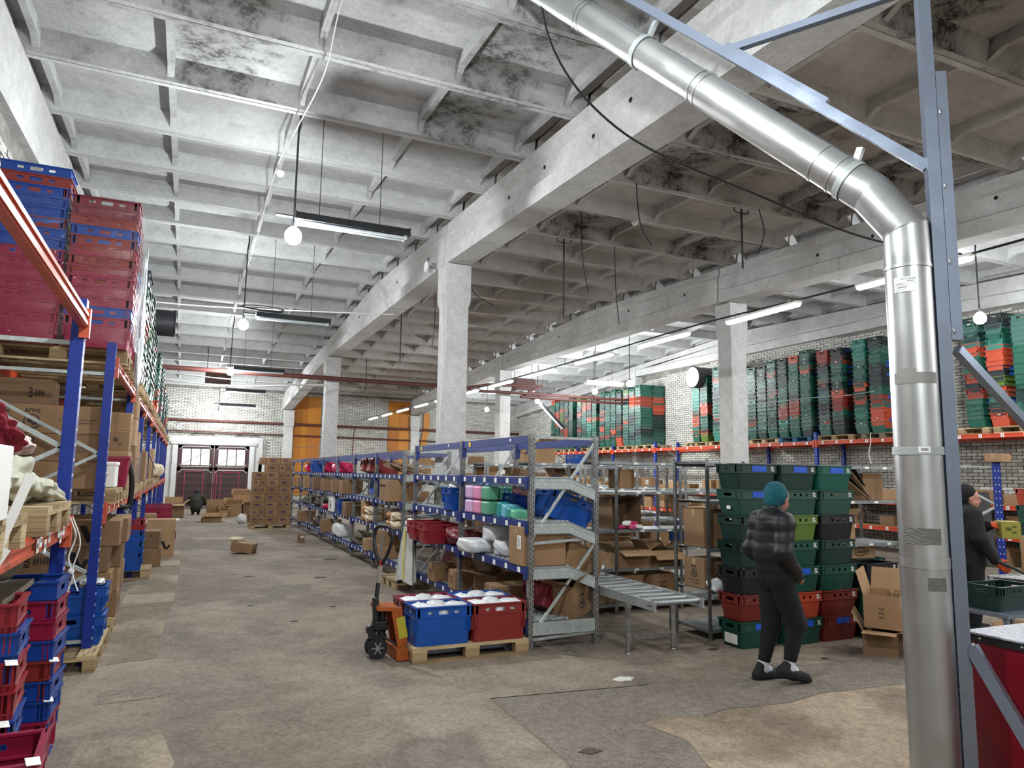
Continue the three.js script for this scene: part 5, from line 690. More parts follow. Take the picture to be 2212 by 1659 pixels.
{ // shelf contents
  const y = l => SL[l] + .003;
  { const g = carton(.46, .36, .42, [5.42, y(2), -8.34], .05, 'open carton on its side with pink packs on the second shelf row', { tone: 3, open: [.0, null, null, null], flap: .1 }); g.rotation.x = Math.PI / 2; g.position.set(5.44, y(2) + .21, -8.56); 
    for (let i = 0; i < 5; i++) one('pink_pack', rb(.13, .05, .09, .012), i % 3 === 1 ? M.paper : SM([0xc83a6a, 0xb02a5e, 0xd8588a][i % 3], .4), 'small pink and white pack spilling from the open carton', 'pack', [5.36 + i * .055, y(2) + .035 + (i % 2) * .045, -8.2 + (i % 3) * .03], [0, i * .7, .1], 'pink packs'); }
  const oc = (w, h, d, p, ry, fl, lab, tone = 0, extra = {}) => carton(w, h, d, p, ry, lab, { tone, open: fl, inner: true, ...extra });
  oc(.52, .24, .36, [5.5, y(1) - .01, -8.28], 0, [1.9, 1.2, 1.0, 1.1], 'open carton with flaps spread on the low shelf behind the conveyor', 0);
  oc(.5, .22, .36, [6.02, y(1) - .01, -8.3], 0, [2.2, .9, .7, .9], 'open carton with a torn front flap on the low shelf behind the conveyor', 1, { prints: [['scrawl', 'f', .18, .12, 0, .1]] });
  carton(.44, .34, .34, [5.45, .123, -8.32], 0, 'closed carton on the bottom shelf behind the conveyor', { tone: 1 }); carton(.4, .34, .34, [5.98, .123, -8.32], .04, 'carton with hand writing on the bottom shelf behind the conveyor', { tone: 0, prints: [['scrawl', 'f', .16, .2, 0, .17]] });
  carton(.42, .34, .4, [5.1, y(0) + .0, -8.36], 0, 'plain carton on the bottom shelf nearest the flow rack', { tone: 2 });
  // first row (behind green crates)
  const z1 = -6.68, Y1 = [.123, .533, .983, 1.503, 1.933];
  carton(.34, .42, .36, [5.5, Y1[2], z1], 0, 'tall brown carton on the shelf end beside the green crates', { tone: 0 }); carton(.38, .32, .36, [5.52, Y1[1], z1], .0, 'produce carton with emblem on the shelf end beside the green crates', { tone: 1, prints: [['agro', 'l', .16, .16, 0, .18], ['agroText', 'l', .2, .08, 0, .07], ['agro', 'f', .16, .16, 0, .16]] });
  one('film_scrap', lump(.18, .16, .2, .4, 4, 14, 4, .2), filmWhite, 'crumpled clear bag hanging off the shelf end by the green crates', 'film', [5.42, .5, -6.42]);
  oc(.42, .27, .36, [7.5, Y1[2] - .0, z1], .1, [.6, .2, 1.1, .55], 'open brown carton on the shelf right of the green crates', 2);
  for (let i = 0; i < 4; i++) one('flat_carton', bx(.62, .012, .36), i % 2 ? M.black : M.card[i], 'folded sheet leaning on the shelf right of the green crates', 'sheet', [7.75 + i * .03, Y1[3] + .17 + i * .02, z1], [0, .1 * i, -.55 - i * .04], 'folded sheets right of the green crates');
  carton(.36, .34, .3, [8.1, Y1[3], z1], 0, 'brown carton behind the folded sheets on the upper shelf', { tone: 1 }); carton(.34, .2, .34, [7.15, Y1[3], z1], 0, 'pale carton under the folded sheets on the upper shelf', { tone: 4 });
  carton(.42, .17, .34, [7.85, Y1[1] + .25, z1], 0, 'white printed snow brand fruit box right of the green crates', { tone: 4, prints: [['snow', 'f', .3, .14, -.02, .085]] });
  crate('plate', M.pGreen, [7.95, Y1[1], z1 + .02], 0, 'green crate with blue plate on the shelf under the fruit box', null, { H: .25, L: .52, W: .36 });
  carton(.36, .3, .34, [7.2, Y1[1], z1], 0, 'brown carton on the low shelf right of the green crates', { tone: 3 }); carton(.4, .26, .34, [6.4, Y1[3], z1], 0, 'carton on the upper shelf hidden behind the green crates', { tone: 0 });
  // rows further back
  const rows = [-10.1, -12.1, -14.2, -16.6, -19.4]; let n = 0;
  rows.forEach((z, r) => { for (let l = 0; l < 5; l++) for (let x = 5.25; x < 8.6; x += rr(.5, .8)) { if (rnd() < (l === 4 ? .82 : .3)) continue; const w = rr(.28, .42), h = l === 4 ? rr(.16, .3) : rr(.16, .34), k = rnd(), nm = ['third', 'fourth', 'fifth', 'sixth', 'seventh'][r];
    if (k < .2) crate('slot', pick([M.pBlue, M.pBlue, M.pCrimson]), [x, SL[l] + .003, z - .25], Math.PI / 2, `crate on the ${ordw(l)} board from the floor of the ${nm} grey shelf row`, 'crates on the ' + nm + ' shelf row', { H: .28, L: .44, W: .34 });
    else if (k < .6) carton(w, h, .36, [x, SL[l] + .003, z - .25], rr(-.1, .1), `closed carton on the ${ordw(l)} board from the floor of the ${nm} grey shelf row`, { tone: n++ % 5, group: 'closed cartons on the ' + nm + ' shelf row', prints: rnd() < .4 ? [[LBL.text, 'f', .08, .08, rr(-.06, .06), h * .5]] : [] });
    else oc(w, h, .34, [x, SL[l] + .003, z - .25], rr(-.1, .1), [rr(.3, 1.8), rr(.2, 1), rr(.2, 1), rr(.2, 1)], `open carton on the ${ordw(l)} board from the floor of the ${nm} grey shelf row`, n++ % 5, { group: 'open cartons on the ' + nm + ' shelf row' }); } });
  oc(.5, .2, .36, [6.0, 1.953, -12.35], .1, [1.2, .1, .6, .3], 'open pale carton on top of the fourth grey shelf row', 4);
  const jk = thing('hanging_jacket', 'dark quilted jacket hanging on a post of the third grey shelf row', 'jacket', [5.35, 1.075, -10.03]); part(jk, 'body', lump(.3, .62, .18, .12, 5, 22, 2, .4), SM(0x241c26, .8)); part(jk, 'sleeve', lump(.11, .56, .12, .12, 5, 14, 5, .4), SM(0x2a212c, .8), [-.17, .02, .03], [0, 0, -.12]); part(jk, 'hood', lump(.22, .14, .16, .2, 4, 14, 8, .2), SM(0x1d181f, .8), [0, .56, 0]);
}
// ================================================================ right wall rack and crate stacks
const RXF = 15.6, RXB = 16.72, zrr = [-8.65, -11.5, -14.33, -17.15, -21.7, -24.55, -27.4, -30.25];
palletRack('pallet_rack', 'long blue and orange pallet rack along the right wall, full of stacked crates', RXF, RXB, [-3.6, -6, ...zrr], 3.02, [2.78, 1.27, .64], -1, { tags: 6, holes: [2, 3, 4, 6, 7] });
[[-9.0, 0], [-10.3, 3], [-12.3, 'grey'], [-13.75, 0], [-15.1, 'blue'], [-16.3, 1], [-18.15, 1], [-19.4, 0], [-22.4, 3], [-23.7, 0], [-25.3, 1], [-26.6, 0], [-28.2, 2], [-29.5, 0], [-7.7, 0]].forEach(([z, t], i) => pallet([16.05, 2.78, z], Math.PI / 2, t === 'blue' ? 'blue painted pallet under crates on the right rack' : t === 'grey' ? 'weathered grey pallet under crates on the right rack' : `wooden pallet under crates on the right rack, ${ordw((i + 1) % 15)} toward the far wall`, t === 'blue' ? null : 'pallets on the right rack', t));
const RGp = 'tall nested stacks on the right rack';
for (const [z, n, l] of [[-16.3, 18, 'the right rack column beside the concrete pillar'], [-15.88, 19, 'the second right rack column from the pillar'], [-15.46, 19, 'the third right rack column from the pillar'], [-15.04, 19, 'the fourth right rack column from the pillar'], [-14.62, 20, 'the fifth right rack column from the pillar'], [-14.0, 19, 'the sixth right rack column from the pillar'], [-13.55, 19, 'the seventh right rack column from the pillar'], [-12.85, 20, 'the eighth right rack column from the pillar'], [-12.38, 20, 'the right rack column just left of the duct'], [-9.95, 20, 'the right rack column just right of the duct frame'], [-9.45, 20, 'the second right rack column past the duct frame']]) nested(15.9, z, 2.925, n, .113, Math.PI, l, RGp);
const rowsFar = []; for (const [z0, k, n] of [[-29.7, 5, 19], [-27.25, 4, 18], [-25.35, 4, 19], [-23.6, 2, 19], [-19.35, 2, 19], [-18.3, 2, 20], [-8.9, 3, 19]]) for (let i = 0; i < k; i++) { nestedStuff(15.9, z0 + i * .42, 2.925, n - (i % 2), .113, Math.PI); if (i === k - 1) nestedStuff(16.46, z0 + i * .42, 2.925, n, .113, Math.PI); }
for (const z of [-14.62, -13.55, -12.38, -9.45, -22.76]) nestedStuff(16.46, z, 2.925, 19, .113, Math.PI); nestedStuff(15.9, -22.76, 2.925, 19, .113, Math.PI); nestedStuff(15.9, -16.72, 2.925, 18, .113, Math.PI);
{ const G = crateGeo('farsquare', undefined, undefined, .27, .07, .1), im = sh(new THREE.InstancedMesh(G.body, SM(0xffffff, .42), stuffC.length)); im.name = 'nested_crates'; tag(im, 'more nested green and orange crates filling the rack tops further away', 'crates', null, 'stuff');
  stuffC.forEach(([x, y, z, ry, c], i) => { M4.compose(V(x, y, z), Q4.setFromEuler(E4.set(0, ry, 0)), V(1, 1, 1)); im.setMatrixAt(i, M4); im.setColorAt(i, GC[c].color); }); scene.add(im); }
one('stretch_film', tube([[15.6, 3.95, -16.5], [15.6, 3.98, -14.6], [15.59, 3.93, -13.2], [15.59, 3.96, -12.4]], .006, 40, 6), filmWhite, 'clear film band strung around the right rack stacks', 'film');
{ // cartons on the lower levels
  let n = 0; for (const y of [.64, 1.27]) for (let z = -9, k = 0; z > -30; k++) { const w = rr(.34, .6), h = rr(.2, .45); z -= w / 2 + .06; carton(w, h, rr(.3, .5), [15.95, y + .012, z], Math.PI / 2 + rr(-.05, .05), `brown carton on the ${y > 1 ? 'middle' : 'low'} level of the right wall rack, ${ordw(k)} from the duct`, { tone: n++ % 5, group: y > 1 ? 'cartons on the right rack middle level' : 'cartons on the right rack low level', prints: rnd() < .4 ? [[LBL.text, 'b', .1, .1, 0, h * .5]] : [] }); z -= w / 2 + (rnd() < .3 ? rr(.3, .9) : rr(.04, .2)); }
  for (const y of [.64, 1.27]) for (let i = 0; i < 9; i++) one('rack_board', bx(1.0, .012, 2.6), M.wood[i % 4], `plywood board on the ${y > 1 ? 'middle' : 'low'} right rack level, ${ordw(i)} bay`, 'board', [16.15, y + .006, [-10.05, -12.9, -15.75, -19.4, -23.1, -26, -28.8, -7.3, -4.8][i]], [0, 0, 0], 'boards of the right rack');
  carton(.5, .3, .4, [15.9, .0, -10.6], 0, 'carton on the floor under the right rack', { tone: 2 }); carton(.4, .4, .4, [15.9, .0, -9.7], 0, 'upright carton on the floor under the right rack', { tone: 0 });
}
// ================================================================ pallet jack with crates
{
  const zc = -7.03; pallet([2.635, .0, zc], 0, 'pale wooden pallet carrying four crates on the pallet jack', null, 3);
  const P = (m, x, z, lab, st = 'slot') => crate(st, m, [x, .145, z], 0, lab, null, { H: .36, taper: .055, band: .1, L: .59, W: .39 });
  P(M.pBlue, 2.345, -6.85, 'bright blue crate of film packs at the front of the jack pallet'); P(M.pBrick, 2.93, -6.84, 'brick red crate of film packs at the front of the jack pallet'); P(M.pCrimson, 2.34, -7.24, 'crimson crate of film packs at the back of the jack pallet'); P(M.pBlue, 2.93, -7.24, 'second blue crate of film packs at the back of the jack pallet');
  [[2.345, -6.85, 'bright blue'], [2.93, -6.84, 'brick red'], [2.34, -7.24, 'crimson'], [2.93, -7.24, 'second blue']].forEach(([x, z, n], k) => { for (let i = 0; i < 6; i++) one('film_pack', lump(.19, .16, .19, .16, 4, 14, k * 7 + i, .35), i % 3 ? filmWhite : SM(0xeceeef, .3), `white film pack lying in the ${n} crate on the jack pallet`, 'pack', [x - .17 + (i % 3) * .17, .345 + (i % 2) * .02, z - .075 + (i > 2 ? .15 : 0)], [0, i, 0], 'film packs in the ' + n + ' crate'); one('pack_filler', rb(.47, .19, .28, .02, x, .26, z), filmWhite, `lower layer of white packs in the ${n} crate on the jack pallet`, 'packs'); });
  const g = thing('pallet_jack', 'worn orange pallet jack with black handle standing left of the crates', 'pallet jack', [0, 0, 0]), or = SM(0xb65a18, .55, { map: T.scratch }), x0 = 1.86;
  part(g, 'chassis', mg([bx(.2, .035, .3, 1.86, .47, zc, 0, 0, -.06), bar([1.94, .47, zc + .13], [2.03, .05, zc + .13], .035, .1, [1, 0, 0]), bar([1.94, .47, zc - .13], [2.03, .05, zc - .13], .035, .1, [1, 0, 0]), bx(.018, .42, .22, 1.99, .26, zc, 0, 0, .2), bx(.2, .1, .5, 2.03, .06, zc)]), or);
  part(g, 'warning_label', bx(.003, .2, .085), SM(0xc9bd3a, .6, { map: LBL.text.map }), [2.0, .29, zc + .147], [0, Math.PI / 2 * 0 + Math.PI / 2, 0]); g.children[g.children.length - 1].rotation.set(0, 0, .2); g.children[g.children.length - 1].geometry = bx(.085, .2, .003);
  for (const z of [zc - .22, zc + .17]) part(g, 'fork', mg([rb(1.12, .055, .15, .012, 2.62, .068, z), cyl(.035, .035, .1, 3.08, .036, z, Math.PI / 2)]), M.steelGrey);
  for (const z of [zc - .055, zc + .055]) { const w = part(g, 'wheel', mg([cyl(.095, .095, .045, 0, 0, 0, Math.PI / 2, 0, 0, 28), NI(new THREE.TorusGeometry(.085, .014, 8, 28))]), M.rubber, [1.79, .1, z]); part(w, 'hub', mg([cyl(.022, .022, .06, 0, 0, 0, Math.PI / 2), ...[0, 1, 2].map(k => bx(.12, .012, .05, 0, 0, 0, 0, 0, k * Math.PI / 3))]), M.grey); }
  part(g, 'pump', mg([cyl(.035, .04, .28, 1.84, .3, zc), rb(.14, .1, .12, .02, 1.82, .3, zc), cyl(.05, .05, .06, 1.74, .26, zc, Math.PI / 2), bx(.16, .03, .1, 1.8, .2, zc), rod([1.84, .2, zc + .04], [1.98, .12, zc + .1], .012)]), M.black);
  part(g, 'drawbar', mg([rb(.055, .26, .09, .02, 1.775, .44, zc, 0, 0, .06), rod([1.772, .5, zc], [1.81, .92, zc], .022, 12)]), SM(0x14211f, .45)); part(g, 'grip_tape', mg([rod([1.79, .7, zc], [1.806, .86, zc], .0245, 12)]), SM(0x8d8378, .8)); part(g, 'release_label', bx(.03, .05, .05, 1.806, .89, zc), SM(0xb8343e, .5));
  const lp = [[0, -.02, 0], [0, .1, .11], [0, .26, .15], [0, .33, .1], [0, .34, 0], [0, .33, -.1], [0, .26, -.15], [0, .1, -.11]]; part(g, 'handle_loop', tube(lp, .017, 48, 10, true), M.black, [1.81, .9, zc], [0, .35, -.06]); part(g, 'lever', rod([0, .02, 0], [.0, .26, .0], .009), M.galv, [1.81, .9, zc]);
}
// ================================================================ stacked green crates by the walking man
{ const K = { L: .55, W: .38, H: .272, taper: .08, band: .095 }, lab = 'crate in the three-column stack beside the walking man';
  const cols = [[5.625, -6.13, [['plate', M.pGreen, 'green'], ['square', M.pTerra, 'brick red'], ['square', M.pBlack, 'blackish'], ['square', M.pGreen3, 'dark green'], ['square', M.pGreen3, 'dark green'], ['plate', M.pGreen2, 'green'], ['plate', M.pGreen3, 'dark green']]], [6.165, -6.08, [['plate', M.pGreen, 'green'], ['square', M.pOrange, 'orange brown'], ['plate', M.pGreen, 'green'], ['square', M.pGreen, 'green'], ['square', M.pOlive, 'olive'], ['square', M.pGreen2, 'green'], ['plate', M.pGreen3, 'dark green']]], [6.72, -6.08, [['plate', M.pTerra, 'brick red'], ['square', M.pTerra, 'brick red'], ['square', M.pGreen, 'green'], ['square', M.pGreen3, 'dark green'], ['square', M.pBlack, 'blackish'], ['square', M.pGreen2, 'green'], ['plate', M.pTeal, 'teal green']]]];
  const ord = ['bottom', 'second', 'third', 'fourth', 'fifth', 'sixth', 'top'], cn = ['column nearest the conveyor', 'middle column', 'column nearest the open cartons'];
  cols.forEach(([x, z, c], k) => c.forEach(([s, m, n], i) => crate(s, m, [x + rr(-.008, .008), i * .274, z + rr(-.008, .008)], (k ? .02 : -.03) + rr(-.015, .015), `${n} crate, ${ord[i]} of the ${cn[k]} beside the walking man`, null, K)));
  one('crate_label', bx(.2, .1, .003), LBL.text, 'white paper label on the short side of the bottom green crate', 'label', [5.352, .09, -6.12], [0, -Math.PI / 2 - .03, 0]);
  one('crate_label', bx(.06, .035, .003), LBL.bar, 'barcode sticker on the short side of a dark green crate', 'label', [5.358, 1.45, -6.12], [0, -Math.PI / 2 - .03, 0]);
  for (const [i, m, st, n] of [[0, M.pGreen3, 'square', 'dark green'], [1, M.pGreen, 'plate', 'green'], [2, M.pBlack, 'square', 'black']]) crate(st, m, [7.33, i * .274, -6.02], .05, `${n} crate in the low column behind the open cartons`, null, K);
}
// cartons behind the duct
carton(.38, .24, .32, [6.66, 0, -5.36], .62, 'low open fruit carton with leaf print on the floor left of the duct', { tone: 3, open: [1.4, .5, 1.55, .5], inner: true, flap: .62, prints: [['leaf', 'f', .1, .15, .1, .12]] });
{ const g = carton(.4, .33, .34, [6.72, .275, -5.34], .5, 'brown carton tipped on top of the low fruit carton', { tone: 2, open: [null, .25, null, .5], inner: true, flap: .7, prints: [['scrawl', 'l', .07, .16, 0, .15]] }); g.rotation.z = .05; }
carton(.42, .42, .4, [7.1, 0, -5.2], .3, 'upright open carton half hidden behind the duct', { tone: 2, open: [.25, .2, .35, .1], inner: true });
// ================================================================ duct with its frame
{
  const g = thing('air_duct', 'large shiny round steel duct bending from the floor up to the roof', 'duct'), r = .122, E = V(3.72, 3.3, -2.7), u = V(-.77, 1.65, -1.5), U = u.clone().normalize();
  const pt = t => E.clone().addScaledVector(u, t), cy = (a, b, rad, m, nm, n = 40) => { const A = a, B = b, L = A.distanceTo(B), ge = NI(new THREE.CylinderGeometry(rad, rad, L, n, 1, true)); M4.compose(A.clone().add(B).multiplyScalar(.5), Q4.setFromUnitVectors(V(0, 1, 0), B.clone().sub(A).normalize()), V(1, 1, 1)); ge.applyMatrix4(M4); return part(g, nm, ge, m); };
  const v = y => V(3.72, y, -2.7);
  cy(v(0), v(1.33), r, M.duct2, 'pipe_section'); cy(v(1.33), v(2.98), r - .002, M.duct, 'pipe_section'); cy(v(1.3), v(1.36), r + .003, M.duct, 'collar');
  // segmented elbow
  const b1 = v(3.16), b2 = pt(.11); const elb = (a, b, n1, n2) => { const ring = (c, n) => { const q = new THREE.Quaternion().setFromUnitVectors(V(0, 1, 0), n.clone().normalize()), o = []; for (let i = 0; i < 40; i++) { const t = i / 40 * Math.PI * 2, w = V(Math.cos(t) * r, 0, Math.sin(t) * r).applyQuaternion(q).add(c); o.push([w.x, w.y, w.z]); } return o; }; part(g, 'elbow_segment', loft([ring(a, n1), ring(b, n2)], { caps: false, crease: .5 }), M.duct2); };
  const mid = V(0, 1, 0).add(U).normalize(); elb(v(2.98), v(3.2), V(0, 1, 0), V(0, 1, 0).lerp(mid, .7)); elb(v(3.2), pt(.1), V(0, 1, 0).lerp(mid, .7), U.clone().lerp(mid, .2)); elb(pt(.1), pt(.17), U.clone().lerp(mid, .2), U);
  cy(v(2.965), v(2.985), r + .003, M.duct, 'seam'); { const t = NI(new THREE.TorusGeometry(r, .004, 6, 40)); M4.compose(v(3.2), Q4.setFromUnitVectors(V(0, 0, 1), V(0, 1, 0).lerp(mid, .7).normalize()), V(1, 1, 1)); t.applyMatrix4(M4); part(g, 'seam', t, M.duct); }
  cy(pt(.17), pt(.72), r, M.duct, 'pipe_section'); cy(pt(.71), pt(1.3), r - .003, M.duct, 'pipe_section'); cy(pt(1.29), pt(1.86), r - .004, M.duct, 'pipe_section');
  for (const t of [.2, .26, .71, .735, 1.29, 1.31]) cy(pt(t), pt(t + .006), r + .004, M.duct, 'bead');
  // clamps with stand-offs
  const clamp1 = (c, n, off) => { const A = c.clone().addScaledVector(n, -.022), B = c.clone().addScaledVector(n, .022); cy(A, B, r + .006, M.galvLight, 'clamp'); part(g, 'standoff', bar(c.toArray(), c.clone().add(off).toArray(), .03, .04, [.3, 0, 1]), M.galvLight); };
  clamp1(pt(.17), U, V(.05, .2, .05)); clamp1(pt(1.0), U, V(.08, .24, .06)); clamp1(v(1.93), V(0, 1, 0), V(.12, 0, .1));
  const on = (ang, y, w, h, m, nm, rad = r + .0015) => { const n = 8, s = w / rad, gg = new THREE.CylinderGeometry(rad, rad, h, n, 1, true, ang - s / 2, s); part(g, nm, NI(gg), m, [3.72, y, -2.7]); };
  const toCam = Math.atan2(-3.72, 2.7); // cylinder theta measured from +z toward +x
  on(toCam - .15, 2.86, .115, .085, LBL.duct, 'label'); on(toCam + .25, 1.935, .06, .032, LBL.bar, 'label', r + .0075);
  const tapeM = SM(0x6e6c66, .22, { bumpMap: T.bag, bumpScale: .01 }); on(toCam + .0, 1.47, .19, .085, tapeM, 'tape_patch'); on(toCam + .5, 1.22, .1, .07, tapeM, 'tape_patch'); on(toCam + .1, 2.33, .24, .06, SM(0x8f8f8b, .2), 'tape_patch'); on(toCam - .3, 2.36, .1, .05, SM(0x93938f, .2), 'tape_patch');
  { const q = bx(.05, .002, .03), c = pt(.2), n = V(-.55, .2, .75).normalize(); }
  // frame of grey square tubes
  const f = thing('duct_frame', 'grey painted square-tube frame holding the steel duct', 'frame'), S = M.steelGrey, T0 = (a, b, nm, w = .05, h = .05, up) => part(f, nm, bar(a, b, w, h, up), S);
  T0([3.835, 0, -2.595], [3.835, 5.4, -2.595], 'post', .05, .07, [1, 0, .6]); T0([3.893, 2.55, -2.56], [3.893, 4.15, -2.56], 'post', .05, .06, [1, 0, .6]);
  const s0 = V(3.83, 3.58, -2.62), st = t => s0.clone().addScaledVector(u, t).toArray(); T0(st(0), st(1.55), 'rafter', .05, .06); const lift = q => [q[0] + .045, q[1] + .05, q[2] - .01]; T0(lift(st(.33)), lift(st(.72)), 'splice', .05, .055);
  T0(lift(st(.7)), [3.835, 4.72, -2.6], 'strut'); T0([3.9, 2.5, -2.56], [4.55, 2.06, -2.56], 'strut', .045, .05); T0([3.86, .9, -2.56], [3.98, .02, -2.1], 'strut', .045, .06);
  part(f, 'foot_plate', bx(.18, .01, .18, 3.84, .005, -2.59), S); part(f, 'weld', mg([...[[3.865, 2.6], [3.865, 3.0], [3.866, 3.45], [3.866, 3.9]].map(([x, y]) => sph(.007, x, y, -2.548, 8, 1, 3, 1)), sph(.015, ...st(.02), 8), sph(.013, 3.86, .9, -2.55, 8, 1, 1.5, 1)]), M.galv);
  // maroon heater beside it
  const m = thing('boiler_cabinet', 'maroon sheet-metal cabinet with speckled silver top beside the duct', 'cabinet', [4.08, 0, -2.66]), red = SM(0x70091c, .32), H = .93;
  part(m, 'side_panel', rb(.02, H - .03, 1.1, .004, .0, (H - .03) / 2, .5), red); part(m, 'back_panel', bx(.9, H - .03, .02, .46, (H - .03) / 2, -.04), red); part(m, 'front_panel', bx(.9, H - .03, .02, .46, (H - .03) / 2, 1.04), red); part(m, 'far_panel', bx(.02, H - .03, 1.1, .92, (H - .03) / 2, .5), red);
  part(m, 'top_sheet', rb(.98, .012, 1.14, .004, .46, H, .5), SM(0xffffff, .5, { map: T.speck, metalness: .3 })); part(m, 'edge_strip', mg([bx(.008, .045, 1.13, -.016, H - .022, .5), bx(.96, .045, .008, .46, H - .022, -.058)]), M.black); for (const z of [.02, .24, .46, .7, .94]) part(m, 'rivet', sph(.009, -.022, H - .024, z, 8), M.galv);
}
// ================================================================ right-hand work place
{ const g = thing('blue_stand', 'single blue rack frame with grey braces behind the man in orange gloves', 'frame', [0, 0, 0]); const u = upG(2.05); for (const [x, z] of [[10.95, -6.72], [9.95, -7.2]]) { const p = part(g, 'upright', u, M.blue, [x, 0, z], [0, -.9, 0]); part(p, 'hole_row', holeG(2.05), M.paper).userData.kind = 'stuff'; } part(g, 'brace', bar([9.98, 2.0, -7.2], [10.93, 1.42, -6.74], .03, .03), M.galvLight); part(g, 'brace', bar([10.93, 1.4, -6.74], [9.98, .85, -7.2], .03, .03), M.galvLight); part(g, 'brace', bar([9.98, 1.98, -7.18], [10.93, 1.98, -6.74], .025, .025), M.galvLight);
  carton(.36, .12, .22, [10.98, 2.052, -6.7], .2, 'small flat carton lying on the single blue frame', { tone: 4 });
  one('dark_sheet', bx(1.3, 1.5, .01), SM(0x3a3a3c, .6), 'dark grey sheet leaning on the rack behind the man in orange gloves', 'sheet', [15.3, .76, -10.2], [0, -1.5, .06]);
  const c = thing('roller_conveyor', 'roller conveyor at the work place of the man in orange gloves', 'conveyor'); for (const z of [-5.2, -5.7]) part(c, 'side_rail', bar([9.0, .58, z], [12.6, .58, z], .03, .09), M.galvLight); for (let x = 9.1; x < 12.6; x += .12) part(c, 'roller', cyl(.025, .025, .48, x, .6, -5.45, Math.PI / 2), M.galv); for (const x of [9.2, 10.8, 12.4]) for (const z of [-5.2, -5.7]) part(c, 'leg', bx(.04, .54, .04, x, .27, z), M.galv); part(c, 'drive_box', rb(.16, .1, .12, .02, 9.3, .5, -5.12), M.black);
  crate('square', M.pGreen3, [7.62, .5, -4.72], .0, 'dark green crate at the right edge on the grey packing stand', null, { L: .6, W: .4, H: .24 });
  const b = thing('packing_table', 'low grey packing stand under the dark green crate', 'table', [7.7, 0, -4.7]); part(b, 'top', bx(1.0, .03, .6, 0, .485, 0), M.steelGrey); for (const x of [-.45, .45]) for (const z of [-.25, .25]) part(b, 'leg', bx(.04, .47, .04, x, .235, z), M.steelGrey);
  for (let i = 0; i < 6; i++) carton(.42, .28, .36, [13.4 + (i % 2) * .45, (i >> 1) * .282, -7.6], 0, 'brown carton in the pile behind the work place at the right edge', { tone: i % 5, group: 'carton pile at the right edge', prints: [[LBL.text, 'f', .08, .08, .08, .14]] });
  crate('square', M.pOrange, [14.2, 1.34, -8.0], Math.PI / 2, 'orange crate on the stack at the right edge of the picture', null, {}); for (let i = 0; i < 4; i++) crate('square', i % 2 ? M.pGreen : M.pGreen3, [14.2, i * .335, -8.0], Math.PI / 2, 'green crate in the stack at the right edge of the picture', 'green crates at the right edge', { H: .33 });
  carton(.36, .1, .3, [8.35, 0, -5.0], .3, 'low open carton on the floor behind the maroon cabinet', { tone: 4, open: [.6, .4, .8, .5], inner: true });
  one('power_cable', tube([[15.66, 2.93, -12.6], [15.6, 2.9, -12.58], [15.5, 2.7, -12.5], [15.48, 2.4, -12.55], [15.42, 2.15, -12.45]], .012, 24, 6), M.cableWhite, 'white cord hanging from a pallet on the right rack', 'cable');
}
